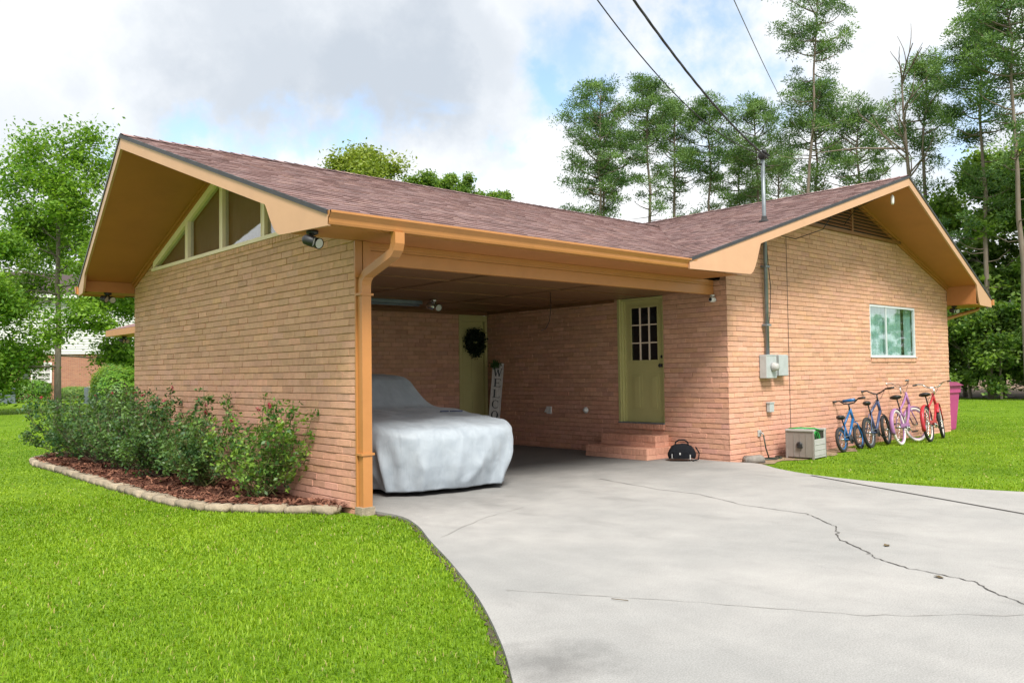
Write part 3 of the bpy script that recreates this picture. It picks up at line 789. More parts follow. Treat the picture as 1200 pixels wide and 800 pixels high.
# green side door with nine panes
xd0 = W1+.085
mb = MB()
mb.box((W1+.02, DY0, DZ0), (W1+.13, DY0+.035, DZ1)); mb.box((W1+.02, DY1-.07, DZ0), (W1+.13, DY1, DZ1)); mb.box((W1+.02, DY0+.035, DZ1-.03), (W1+.13, DY1-.07, DZ1))
mb.box((W1+.065, DY1-.10, DZ0), (W1+.13, DY1-.07, DZ1-.03))
mb.box((W1-.01, DY1-.045, DZ0), (W1+.02, DY1, DZ1))
mb.build('door_frame', M['jamb'], house)
door = MB()
y0, y1 = DY0+.037, DY1-.102
ly0, ly1, lz0, lz1 = 1.11, 1.66, 1.50, 2.37
door.box((xd0, y0, DZ0+.02), (xd0+.045, ly0, DZ1-.032)); door.box((xd0, ly1, DZ0+.02), (xd0+.045, y1, DZ1-.032))
door.box((xd0, ly0, DZ0+.02), (xd0+.045, ly1, lz0)); door.box((xd0, ly0, lz1), (xd0+.045, ly1, DZ1-.032))
for a, b in ((ly0, lz0),):
    door.box((xd0-.014, ly0-.02, lz0-.02), (xd0-.001, ly1+.02, lz0+.012)); door.box((xd0-.014, ly0-.02, lz1-.012), (xd0-.001, ly1+.02, lz1+.02))
    door.box((xd0-.014, ly0-.02, lz0+.012), (xd0-.001, ly0+.012, lz1-.012)); door.box((xd0-.014, ly1-.012, lz0+.012), (xd0-.001, ly1+.02, lz1-.012))
for p0, p1 in ((1.10, 1.30), (1.45, 1.65)):
    door.bevbox((xd0-.008, p0, .70), (xd0-.001, p1, 1.30), .003)
    door.bevbox((xd0-.018, p0+.045, .745), (xd0-.0085, p1-.045, 1.255), .005)
dr = door.build('door', M['olive'], house)
mb = MB()
for i in (1, 2):
    y = ly0+(ly1-ly0)*i/3; mb.box((xd0-.01, y-.009, lz0+.012), (xd0+.01, y+.009, lz1-.012))
    z = lz0+(lz1-lz0)*i/3; mb.box((xd0-.0105, ly0+.012, z-.009), (xd0+.0105, ly1-.012, z+.009))
mb.build('muntins', M['cream_olive'], dr)
mb = MB(); mb.box((xd0+.012, ly0, lz0), (xd0+.02, ly1, lz1)); mb.build('panes', M['glass_dark'], dr)
mb = MB(); mb.lathe([(.028, 0), (.028, -.006), (.012, -.008), (.012, -.04), (.026, -.045), (.03, -.06), (.022, -.075)], 14, 'X', (xd0-.001, y0+.06, 1.42)); mb.build('door_knob', M['black'], dr)
mb = MB(); mb.lathe([(.027, 0), (.027, -.01), (.015, -.016)], 14, 'X', (xd0-.001, y0+.06, 1.56)); mb.build('deadbolt', M['black'], dr)
mb = MB(); mb.box((W1-.03, DY0, DZ0), (W1+.12, DY1-.0, DZ0+.018)); mb.build('threshold', M['metal_gray'], house)

# back door in the carport
mb = MB()
mb.box((BX0, D2-.01, .165), (BX0+.07, D2+.1, ZC-.072)); mb.box((BX1-.05, D2-.01, .165), (W1-.016, D2+.1, ZC-.072)); mb.box((BX0+.07, D2-.01, 2.33), (BX1-.05, D2+.1, ZC-.072)); mb.box((BX0-.02, D2+.1, .1), (W1, D2+.11, ZC+.1))  # last box: unseen backing panel, added to block sky light leaking over the frame
mb.build('door_frame', M['olive'], house)
mb = MB(); mb.box((BX0+.07, D2+.05, .17), (BX1-.05, D2+.09, 2.33))
for a, b in ((.40, 1.0), (1.15, 1.95)):
    for q in (0, 1):
        xx = BX0+.11+q*.23; mb.bevbox((xx, D2+.036, a), (xx+.18, D2+.049, b), .005)
dr = mb.build('door', M['olive'], house)

# brick steps under the side door
mb = MB()
def brick_step(x0, y0, y1, z0, z1, seed):
    x1 = W1-.001
    Pf = lambda u, d, z: (x0-d, y0+u, z); Ps = lambda u, d, z: (x0+u, y0-d, z); Pe = lambda u, d, z: (x0+u, y1+d, z)
    top = z1; m_ = z1-.10
    for P, L in ((Pf, y1-y0), (Ps, x1-x0), (Pe, x1-x0)):
        rowlock(mb, P, 0, L, m_+.002, top, .0, .075, seed)
        brick_wall(mb, P, m_-BH if m_-BH > z0-.02 else z0, m_, lambda z: [(0, L)], seed)
    rr = random.Random(seed); n = int((y1-y0)/.075)
    for i in range(n):
        a = y0+(y1-y0)*i/n+.003; b = y0+(y1-y0)*(i+1)/n-.003; t = 1+rr.gauss(0, .05)
        for xx0, xx1 in ((x0+.013, min(x0+.22, x1)),)+(((x0+.228, x1),) if x1-x0 > .3 else ()):
            mb.add([(xx0, a, top-.0005), (xx1, a, top-.0005), (xx1, b, top-.0005), (xx0, b, top-.0005)], [(0,1,2,3)], 0, (t, t*.98, t*.97))
    mb.box((x0+.0125, y0+.0125, z0), (x1, y1-.0125, top-.006), 1)
brick_step(5.47, .79, 2.03, 0, .17, 31)
brick_step(5.79, .88, 1.98, .171, .34, 32)
mb.build('brick_steps', [M['brick'], M['mortar']], house)

# meter, conduit mast, boxes on wall B
yb = YB-.01
mb = MB()
mb.tube([(7.11, YB-.06, 1.5), (7.11, YB-.06, 3.62), (7.11, YB-.06, 4.62)], .030, 12)
for z in (2.0, 2.9): mb.box((7.05, YB-.10, z), (7.17, yb, z+.03))
mast = mb.build('service_mast', M['metal_gray'], house)
mb = MB(); mb.lathe([(.10, 0), (.075, .03), (.045, .05), (.04, .10)], 14, 'Z', (7.11, YB-.06, zB(7.11)-.02)); mb.build('mast_boot', M['rubber'], mast)
mb = MB(); mb.lathe([(.045, 0), (.06, .02), (.075, .05), (.06, .1), (.02, .125)], 14, 'Z', (7.11, YB-.06, 4.58))
mb.tube([(7.11, YB-.1, 4.64), (7.02, YB-.16, 4.68), (6.93, YB-.22, 4.62)], .02, 8); mb.tube([(7.11, YB-.1, 4.64), (7.0, YB-.12, 4.7), (6.98, YB-.25, 4.58)], .014, 8)
mb.tube([(7.02, YB-.05, 4.50), (7.25, YB-.05, 4.50)], .014, 8)
mb.build('weatherhead', M['rubber'], mast)
mb = MB(); mb.bevbox((6.95, YB-.13, 1.20), (7.24, yb, 1.55), .008); mb.box((6.955, YB-.135, 1.545), (7.235, yb, 1.56))
mt = mb.build('meter_box', M['meter_gray'], house)
mb = MB(); mb.lathe([(.07, 0), (.07, -.03), (.06, -.05), (.055, -.08), (.02, -.09)], 18, 'Y', (7.13, YB-.13, 1.37)); mb.build('meter_dial', M['reelbox_l'], mt)
mb = MB(); mb.bevbox((7.33, YB-.11, 1.23), (7.60, yb, 1.56), .008); mb.box((7.325, YB-.117, 1.24), (7.605, YB-.111, 1.55))
mb.tube([(7.24, YB-.06, 1.30), (7.33, YB-.06, 1.30)], .02, 8)
mb.build('breaker_box', M['meter_gray'], house)
mb = MB(); mb.bevbox((7.12, YB-.07, .68), (7.24, yb, .83), .006); mb.box((7.11, YB-.078, .815), (7.25, yb, .832)); mb.build('outlet_box', M['meter_gray'], house)
mb = MB(); mb.bevbox((6.86, YB-.018, .32), (6.94, YB+.0, .42), .004); mb.build('outlet_plate', M['reelbox_l'], house)
mb = MB(); mb.tube([(6.90, YB-.018, .37), (6.90, YB-.07, .37), (6.90, YB-.08, .345)], .011, 8); mb.tube([(6.88, YB-.05, .385), (6.92, YB-.05, .385)], .008, 6); mb.build('hose_bib', M['chrome'], house)
mb = MB()
mb.tube([(7.16, YB-.05, 3.4), (7.20, YB-.05, 3.0), (7.26, YB-.05, 2.6), (7.24, YB-.04, 2.2), (7.18, YB-.03, 1.9), (7.15, YB-.03, 1.7), (7.16, YB-.04, 1.56)], .006, 5)
mb.build('wiring', M['cable'], house); mb = MB()
mb.tube([(7.15, YB-.04, 3.4), (7.17, YB-.04, 2.8), (7.15, YB-.04, 2.3)], .005, 5)
mb.build('wiring', M['cable'], house); mb = MB()
mb.tube([(7.83, YB-.008, 3.45), (7.83, YB-.008, 2.2), (7.825, YB-.008, .42), (7.83, YB-.008, .25)], .0035, 5)
mb.build('wiring', M['cable'], house); mb = MB()
mb.tube([(7.25, YB-.06, 3.45), (7.6, YB-.3, 3.36), (7.9, YB-.6, 3.5), (8.05, OB0-.30, zB(8.05)-.06)], .007, 5)
mb.build('wiring', M['cable'], house); mb = MB()
mb.tube([(9.72, YB-.06, 3.84), (9.72, YB-.12, 3.92), (9.70, YB-.3, 4.1), (9.70, OB1+.05, 4.32)], .007, 5)
mb.build('wiring', M['cable'], house)
mb = MB(); mb.lathe([(.02, 0), (.028, .03), (.028, .13), (.012, .16)], 10, 'Z', (9.72, OB1+.14, 4.07)); mb.build('cable_insulator', M['white'], house)
# outlets on the carport wall
mb = MB(); mb.bevbox((W1-.02, 3.45, .60), (W1+.0, 3.57, .73), .004); mb.add([(W1-.02, 3.46, .72), (W1-.02, 3.56, .72), (W1-.09, 3.56, .63), (W1-.09, 3.46, .63)], [(0,1,2,3)]); mb.build('outlet_cover', M['white'], house)
mb = MB(); mb.lathe([(.055, 0), (.055, -.012), (.035, -.016), (.03, -.05)], 14, 'X', (W1-.001, 2.62, .685)); mb.build('outlet_cover', M['white'], house)
mb = MB(); mb.bevbox((3.92, D2-.02, 1.20), (4.06, D2, 1.29), .003); mb.build('light_switch', M['reelbox_l'], house)
# floodlights
def flood(loc, yaw, heads=((-.07, .35), (.07, -.35)), pal='black', sc=1.):
    mb = MB(); mb.lathe([(.055*sc, 0), (.055*sc, -.03*sc), (.03*sc, -.04*sc)], 14, 'Z', loc)
    L = Vector(loc); p = mb.build('floodlight', M[pal], house)
    for dx, a in heads:
        h = MB(); c = L+Vector((dx*sc*math.cos(yaw), dx*sc*math.sin(yaw), -.10*sc))
        d = Vector((math.sin(-yaw)*math.cos(a)*.0-math.sin(yaw+a), -math.cos(yaw+a), -.35)).normalized()
        d = Matrix.Rotation(a+yaw, 3, 'Z') @ Vector((0, -1, -.3)).normalized()
        u = d.orthogonal().normalized(); w = d.cross(u)
        rings = []
        for r_, t in ((.02, -.06), (.045, -.04), (.052, .02), (.052, .05)):
            rings.append((r_*sc, t*sc))
        vs = []
        for r_, t in rings: vs += [c+d*t+(u*math.cos(k*PI/6)+w*math.sin(k*PI/6))*r_ for k in range(12)]
        fs = [(i*12+k, i*12+(k+1)%12, (i+1)*12+(k+1)%12, (i+1)*12+k) for i in range(3) for k in range(12)]
        fs += [tuple(range(12))[::-1]]
        h.add(vs, fs, 0, 1., True)
        ln = MB(); vs = [c+d*.046*sc+(u*math.cos(k*PI/6)+w*math.sin(k*PI/6))*.045*sc for k in range(12)]; ln.add(vs, [tuple(range(12))]);
        h.tube([L+Vector((0,0,-.03*sc)), c-d*.04*sc], .012*sc, 6)
        hh = h.build('lamp_head', M[pal], p); ln.build('lens', M['white_lens'], hh)
    return p
flood((-.62, -.28, ZT-.001), .6)
flood((-.38, D+.05, ZT-.001), .4)
flood((W2+.12, YB-.1, ZT-.045), -.2)
flood((3.54, 3.46, ZC-.001), .5, ((-.10, .5), (.12, -.6)), 'chrome', 1.15)
mb = MB(); mb.bevbox((2.25, 3.62, ZC-.075), (3.45, 3.75, ZC-.017), .01); mb.tube([(2.28, 3.685, ZC-.09), (3.42, 3.685, ZC-.09)], .018, 8); mb.build('strip_light', M['ac'], house)
mb = MB(); mb.lathe([(.035, 0), (.035, -.02), (.012, -.025), (.012, -.05)], 12, 'Z', (W1-.04, -.0, 2.449)); sc_ = mb.build('security_camera', M['white'], house)
mb = MB(); mb.lathe([(.03, .05), (.038, .03), (.04, -.03), (.034, -.06)], 12, 'X', (W1-.06, -.02, 2.375)); mb.build('camera_body', M['white'], sc_)
mb = MB(); mb.lathe([(.028, -.061), (.02, -.066)], 12, 'X', (W1-.06, -.02, 2.375)); mb.build('camera_lens', M['black'], sc_)
mb = MB(); mb.tube([(.148, .06, 1.72), (.17, .05, 1.72), (.175, .04, 1.67), (.16, .045, 1.63)], .012, 6); mb.lathe([(.03, 0), (.03, .012)], 10, 'X', (.144, .06, 1.75)); mb.lathe([(.024, 0), (.024, .012)], 10, 'X', (.144, .06, 1.66)); mb.build('hose_hook', M['black'], house)
mb = MB(); mb.tube([(4.3, 1.6, ZC), (4.31, 1.6, 2.3), (4.28, 1.6, 2.1), (4.2, 1.6, 1.98), (4.1, 1.6, 1.95)], .005, 5); mb.build('hanging_cord', M['cable'], house)
mb = MB(); mb.tube([(XE2-.05, OB0+.25, ZT-.05), (XE2-.10, OB0+.28, ZT-.10), (W2+.15, YB+.1, 2.35), (W2+.07, YB+.15, 2.25), (W2+.07, YB+.15, .1)], .042, 6); mb.build('downspout', M['trim'], house)

# rear wing with hip roof corner
mb = MB(); mb.box((1.98, 8.5, GZ-.1), (6.5, 12.75, 2.32)); mb.build('rear_wing_wall', M['brick'], house)
ex, ey, ez = 1.47, 13.15, 2.43
me = MB()
me.add([(ex, ey, ez), (ex, 8, ez), (ex+1.9, 8, ez+.62), (ex+1.9, ey-1.9, ez+.62), (ex+5, ey-1.9, ez+.62), (ex+5, ey, ez)], [(0,1,2,3), (0,3,4,5)], 0, (.2, .115, .11))
me.build('rear_wing_roof', M['shingle'], house, fix=False)
mb = MB(); mb.box((ex, 8, ez-.14), (ex+.03, ey, ez-.005)); mb.box((ex+.03, ey-.03, ez-.14), (ex+5, ey, ez-.005)); mb.box((ex+.03, 8, ez-.14), (ex+5, ey-.03, ez-.125)); mb.build('fascia', M['trim'], house)
flood((ex+.25, ey-.5, ez-.145), .5)

# ------------------------------------------------------------------ ground, driveway, bed
me = MB(); me.add([(-260, -200, GZ), (300, -200, GZ), (300, 320, GZ), (-260, 320, GZ)], [(0,1,2,3)]); struct(me.build('lawn', M['lawn'], fix=False))
DL = [(.14, -.02), (.16, -.52), (-.02, -1.05), (-.34, -1.67), (-.72, -2.44), (-1.16, -3.26), (-1.59, -3.95), (-1.95, -4.45), (-2.6, -5.3), (-3.5, -6.5), (-4.7, -8.2), (-6, -11), (-6.6, -16)]
DRt = [(6.135, -.02), (6.14, YB-.01), (6.2, -.62), (5.80, -1.2), (5.52, -1.83), (5.40, -2.5), (5.39, -3.01), (5.46, -3.6), (5.61, -4.16), (6.0, -5.5), (7.2, -9), (8.5, -16)]
def smooth(pts, n=6):
    out = []
    for i in range(len(pts)-1):
        p0 = Vector(pts[max(i-1, 0)]); p1 = Vector(pts[i]); p2 = Vector(pts[i+1]); p3 = Vector(pts[min(i+2, len(pts)-1)])
        for k in range(n):
            t = k/n; out.append(tuple(.5*((2*p1)+(p2-p0)*t+(2*p0-5*p1+4*p2-p3)*t*t+(3*p1-p0-3*p2+p3)*t**3)))
    out.append(tuple(pts[-1])); return out
DLs, DRs = smooth(DL), smooth(DRt)
drive = DLs+DRs[::-1]
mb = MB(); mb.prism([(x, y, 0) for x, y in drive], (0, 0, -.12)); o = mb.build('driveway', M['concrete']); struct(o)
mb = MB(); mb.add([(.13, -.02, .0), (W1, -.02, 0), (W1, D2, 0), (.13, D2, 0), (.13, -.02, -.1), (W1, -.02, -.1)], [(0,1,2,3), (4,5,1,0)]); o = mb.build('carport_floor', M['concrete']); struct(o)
def ribbon(pts, w, z, jag=0, seed=0, sub=8):
    rr = random.Random(seed); P = []
    for i in range(len(pts)-1):
        a, b = Vector(pts[i]), Vector(pts[i+1]); d = (b-a); n = Vector((-d.y, d.x)).normalized()
        for k in range(sub):
            t = k/sub; P.append(a+d*t+n*rr.gauss(0, jag if (k or jag == 0) else jag*.3))
    P.append(Vector(pts[-1])); vs = []; fs = []
    for i, p in enumerate(P):
        d = (P[min(i+1, len(P)-1)]-P[max(i-1, 0)]).normalized(); n = Vector((-d.y, d.x))
        ww = w*(rr.uniform(.35, 1.15) if jag else 1)
        vs += [(*(p+n*ww/2), z), (*(p-n*ww/2), z)]
        if i: fs.append((2*i-2, 2*i-1, 2*i+1, 2*i))
    return vs, fs
crack = [(3.43, -.1), (3.17, -1.23), (3.18, -1.77), (2.86, -2.53), (2.83, -3.19), (2.63, -3.43), (2.39, -3.71), (1.94, -3.95), (1.64, -4.31), (1.47, -4.45), (1.35, -4.7), (1.3, -4.94), (1.24, -5.19), (1.07, -5.34), (.92, -5.54), (.5, -6.1), (.2, -7.)]
mb = MB(); v, f = ribbon(crack, .012, .004, .008, 3); mb.add(v, f)
o_ = mb.build('driveway_crack', M['crack'], fix=False); struct(o_)
mb = MB()
M['hair'] = mat('hairline_stain', (.29, .28, .265), .9, .2, 12)
v, f = ribbon([(-.93, -3.25), (-.91, -3.28), (-.43, -4.06), (-.15, -4.58), (.09, -5.03), (.7, -5.61), (1.5, -6.3)], .007, .004, .008, 5); mb.add(v, f)
v, f = ribbon([(-.2, -1.62), (.6, -1.2), (1.3, -1.0)], .008, .0042, .008, 6); mb.add(v, f)
struct(mb.build('hairline_crack', M['hair'], fix=False))
mb = MB(); v, f = ribbon([(5.42, -1.85), (4.12, -4.6), (2.9, -7.2), (1.4, -10.5)], .036, .004, .0, 7, 2); mb.add(v, f)
struct(mb.build('expansion_joint', M['joint'], fix=False))
# dark soil line where lawn meets the slab
M['edge_soil'] = mat('edge_soil', (.075, .06, .04), 1, .4, 20, .5, 60)
mb = MB(); v, f = ribbon([(x-.02, y-.01) for x, y in DLs], .07, GZ+.006, .012, 9, 3); mb.add(v, f)
v, f = ribbon([(x+.03, y) for x, y in DRs[6:]], .06, GZ+.006, .01, 10, 3); mb.add(v, f)
struct(mb.build('lawn_edge', M['edge_soil'], fix=False))
# bare soil by wall B
mb = MB(); pts = []
for i in range(15):
    t = i/14; pts.append((W1+.15+3.2*t, YB-.35-.10*math.sin(i*1.7)-.15*math.sin(t*PI)))
mb.add([(W1+.05, YB+.0, GZ+.008)]+[(x, y, GZ+.008) for x, y in pts]+[(9.6, YB, GZ+.008)], [tuple(range(17))]); 
M['drysoil'] = mat('dry_soil', (.24, .175, .11), 1, .3, 14, .6, 60)
struct(mb.build('bare_soil', M['drysoil'], fix=False))
# leaf-litter strip at the wood's edge
M['litter'] = mat('leaf_litter', (.17, .11, .07), 1, .4, 1.5, .6, 20)
mb = MB(); mb.add([(38, -40, GZ+.01), (80, -40, GZ+.01), (90, 60, GZ+.01), (36, 60, GZ+.01), (33.5, 20, GZ+.01), (34.5, 5, GZ+.01), (35, -10, GZ+.01)], [(0,1,2,3,4,5,6)])
struct(mb.build('woodland_floor', M['litter'], fix=False))

# mulch bed
bedF = [(-.02, -.10), (-.12, .62), (-.32, .80), (-.67, 1.05), (-.96, 1.40), (-1.02, 2.06), (-1.06, 2.78), (-1.06, 3.83), (-1.05, 5.07), (-1.04, 6.57), (-1.06, 7.7), (-.88, 8.7), (-.35, 9.25), (.6, 9.3)]
bedS = smooth([(-.10, .16), (-.30, .50), (-.62, .92), (-.92, 1.36), (-1.02, 2.06), (-1.06, 2.78), (-1.06, 3.83), (-1.05, 5.07), (-1.04, 6.57), (-1.06, 7.7), (-.88, 8.7), (-.35, 9.25), (.6, 9.3)], 6)
mb = MB(); mb.add([(.02, .05, .03)]+[(x+.06, y, .03) for x, y in bedS]+[(.6, D+.1, .03), (.02, D+.1, .03)], [tuple(range(len(bedS)+3))])
struct(mb.build('mulch_bed', M['mulch_dirt'], fix=False))
def in_poly(x, y, poly):
    poly = np.array(poly); inside = np.zeros(len(x), bool); n = len(poly); j = n-1
    for i in range(n):
        xi, yi = poly[i]; xj, yj = poly[j]
        c = ((yi > y) != (yj > y)) & (x < (xj-xi)*(y-yi)/(yj-yi+1e-12)+xi); inside ^= c; j = i
    return inside
bedpoly = [(.02, .05)]+[(x, y) for x, y in bedS]+[(.6, D+.1), (.02, D+.1)]
rs = np.random.RandomState(3)
N_ = 14000
x = rs.uniform(-1.1, .6, N_); y = rs.uniform(0, 9.3, N_); k = in_poly(x, y, bedpoly) & ~((x > -.02) & (y < D)); x, y = x[k], y[k]; n = len(x)
z = .03+rs.uniform(0, .03, n)+.02*np.sin(x*7+y*5)
a = rs.uniform(0, 2*PI, n); L_ = rs.uniform(.012, .045, n); w_ = rs.uniform(.004, .011, n); tl = rs.normal(0, .35, n)
dx, dy = np.cos(a), np.sin(a); c = np.stack([x, y, z], 1); u = np.stack([dx*np.cos(tl), dy*np.cos(tl), np.sin(tl)], 1)*L_[:, None]; v = np.stack([-dy, dx, rs.normal(0, .5, n)], 1)*w_[:, None]
V = np.stack([c-u-v, c+u-v, c+u+v, c-u+v], 1).reshape(-1, 3); F = np.arange(4*n).reshape(-1, 4)
M['mulch'] = leaf_mat('bark_mulch', (.085, .030, .018), (.26, .12, .075), 0., .9)
struct(np_mesh('mulch', V, F, rs.uniform(0, 1, n)**1.6, M['mulch']), 'stuff')
# edging stones
acc = [0]
for i in range(1, len(bedS)): acc.append(acc[-1]+math.dist(bedS[i], bedS[i-1]))
def bed_at(s):
    for i in range(1, len(acc)):
        if acc[i] >= s:
            t = (s-acc[i-1])/(acc[i]-acc[i-1]+1e-9); a, b = Vector(bedS[i-1]), Vector(bedS[i]); return a.lerp(b, t), (b-a).normalized()
    return Vector(bedS[-1]), Vector((1, 0))
s = .02; k = 0; rs2 = random.Random(21); stones = []
while s < acc[-1]-.1 and k < 60:
    L = rs2.uniform(.24, .30); p, d = bed_at(s+L/2)
    stones.append((p, d, L)); s += L+rs2.uniform(.008, .03); k += 1
ords = ['first', 'second', 'third', 'fourth', 'fifth', 'sixth', 'seventh', 'eighth', 'ninth', 'tenth', 'eleventh', 'twelfth', 'thirteenth', 'fourteenth', 'fifteenth', 'sixteenth', 'seventeenth', 'eighteenth', 'nineteenth', 'twentieth']
def ordn(i):
    if i < 20: return ords[i]
    tens = {2: 'twenty', 3: 'thirty', 4: 'forty', 5: 'fifty'}
    q, r = divmod(i+1, 10); return (tens[q]+'-'+ords[r-1]) if r else {3: 'thirtieth', 4: 'fortieth', 5: 'fiftieth', 2: 'twentieth'}[q]
for i, (p, d, L) in enumerate(stones):
    bm = bmesh.new(); bmesh.ops.create_cube(bm, size=1)
    for v in bm.verts: v.co = Vector((v.co.x*L, v.co.y*.165*(1+.1*rs2.random()), v.co.z*.085+.042))
    bmesh.ops.bevel(bm, geom=bm.edges[:], offset=.012, segments=2, affect='EDGES')
    bmesh.ops.subdivide_edges(bm, edges=[e for e in bm.edges if e.calc_length() > .08], cuts=2, use_grid_fill=True)
    for v in bm.verts:
        nn = mnoise.noise_vector(v.co*14+Vector((i*3.1, 0, 0))); v.co += nn*.010
    mb = MB(); t = 1+rs2.gauss(0, .14); mb.bm(bm, 0, (t, t*.99, t*.96), True)
    lab = 'rough tan concrete edging stone of the mulch bed, %s along from the carport corner' % ordn(i)
    if i == 0: lab = 'pale edging stone of the mulch bed touching the orange downspout corner'
    o = mb.build('edging_stone', M['stone']); tag(o, lab, 'edging stone', 'edging stones round the mulch bed')
    o.location = (p.x, p.y, GZ-.012+rs2.uniform(-.004, .006)); o.rotation_euler = (rs2.gauss(0, .02), rs2.gauss(0, .02), math.atan2(d.y, d.x)+rs2.gauss(0, .06))

# ------------------------------------------------------------------ grass blades
CAM = np.array([-4.362, -7.141])
def grass_pts(n, r0, r1, a0, a1):
    r = np.sqrt(rs.uniform(r0*r0, r1*r1, n)); a = rs.uniform(R(a0), R(a1), n)
    x = CAM[0]+r*np.sin(a); y = CAM[1]+r*np.cos(a)
    dr = in_poly(x, y, drive) | ((x > 0) & (x < W1) & (y > -.3) & (y < D2))
    bd = in_poly(x, y, [(px-.06 if px < 0 else px, py-(.05 if py < 1 else -.05)) for px, py in bedpoly])
    hs = ((x > 0) & (x < W1) & (y > -.1) & (y < D)) | ((x > W1-.1) & (x < W2) & (y > YB-.03) & (y < 13))
    so = (x > W1) & (x < 9.3) & (y > YB-.42-.15*np.sin((x-W1)*3)) & (rs.uniform(0, 1, n) < .93)
    k = ~(dr | bd | hs | so)
    return x[k], y[k], r[k]
VV, FF, F3, T4, T3 = [], [], [], [], []
base = 0
def field(n, r0, r1, a0=-5, a1=80, hmul=1., wmul=1.):
    global base
    x, y, r = grass_pts(n, r0, r1, a0, a1); n = len(x)
    patch = np.array([mnoise.noise(Vector((px*.9, py*.9, 0)))*.5+mnoise.noise(Vector((px*3.1, py*3.1, 5)))*.35 for px, py in zip(x, y)])
    h = rs.uniform(.018, .040, n)*(1+.35*patch)*hmul; w = rs.uniform(.0018, .0036, n)*wmul
    a = rs.uniform(0, 2*PI, n); lean = rs.uniform(.1, 1.15, n)
    d = np.stack([np.cos(a), np.sin(a), np.zeros(n)], 1); s_ = np.stack([-np.sin(a), np.cos(a), np.zeros(n)], 1)
    p = np.stack([x, y, np.full(n, GZ-.004)], 1); up = np.array([0, 0, 1.])
    m_ = p+up*(h*.6)[:, None]+d*(h*lean*.3)[:, None]; t = p+up*h[:, None]*(1-.25*lean[:, None])+d*(h*lean)[:, None]
    V = np.stack([p-s_*w[:, None], p+s_*w[:, None], m_+s_*(w*.8)[:, None], m_-s_*(w*.8)[:, None], t], 1).reshape(-1, 3)
    b = base+np.arange(n)*5
    VV.append(V); FF.append(np.stack([b, b+1, b+2, b+3], 1)); F3.append(np.stack([b+3, b+2, b+4], 1))
    big = np.array([mnoise.noise(Vector((px*.28, py*.28, 9))) for px, py in zip(x, y)]); tt = np.clip(.5+.45*patch+.55*big+rs.normal(0, .22, n), 0, .93); st = rs.uniform(0, 1, n) < .025+.10*np.clip(-big-.25, 0, 1); tt[st] = 1.; T4.append(tt); T3.append(tt); base += n*5
field(110000, 2.2, 5.5, 2, 78)
field(190000, 5.5, 11, 2, 78, .95, 1.5)
field(200000, 11, 26, 2, 80, .8, 2.6)
field(90000, 26, 60, 5, 80, .7, 6)
struct(np_mesh('grass', np.concatenate(VV), np.concatenate(FF), np.concatenate(T4), M['grass'], None, np.concatenate(F3), np.concatenate(T3)), 'stuff')

M['deadleaf'] = mat('dead_leaf', (.10, .07, .03), .8, .3, 20)
for (x, y, a_, lab) in ((1.93, -4.33, .3, 'curled dark fallen leaf on the concrete below the middle of the long crack'), (1.21, -4.98, 1.2, 'dark fallen leaf on the concrete touching the right end of the long crack'), (-.62, -3.9, 2.1, 'small dry twig lying on the left part of the driveway')):
    mb = MB(); tw = 'twig' in lab
    if tw: mb.tube([(-.05, 0, .004), (0, .008, .008), (.05, -.01, .005)], .0022, 5)
    else: mb.add([(-.035, 0, .006), (-.012, -.02, .002), (.02, -.017, .008), (.04, 0, .003), (.018, .018, .012), (-.014, .02, .005), (0, 0, .001)], [(0,1,6), (1,2,6), (2,3,6), (3,4,6), (4,5,6), (5,0,6)])
    o = mb.build('dry_twig' if tw else 'fallen_leaf', M['deadleaf'], fix=False); tag(o, lab, 'twig' if tw else 'leaf'); o.location = (x, y, .003); o.rotation_euler = (0, 0, a_)

# ------------------------------------------------------------------ leaves helpers
def leaf_quads(C_, size, seed, up=.3, nrm=None):
    r = np.random.RandomState(seed); n = len(C_)
    nn = r.normal(0, 1, (n, 3)); nn[:, 2] = np.abs(nn[:, 2])+up
    if nrm is not None: nn += nrm
    nn /= np.linalg.norm(nn, axis=1)[:, None]
    t = r.normal(0, 1, (n, 3)); t -= nn*(t*nn).sum(1)[:, None]; t /= np.linalg.norm(t, axis=1)[:, None]
    b = np.cross(nn, t); s = (size*r.uniform(.6, 1.3, n))[:, None]
    V = np.stack([C_-t*s, C_-b*s*.55-nn*s*.12, C_+t*s, C_+b*s*.55-nn*s*.12], 1).reshape(-1, 3)
    return V, np.arange(4*n).reshape(-1, 4)

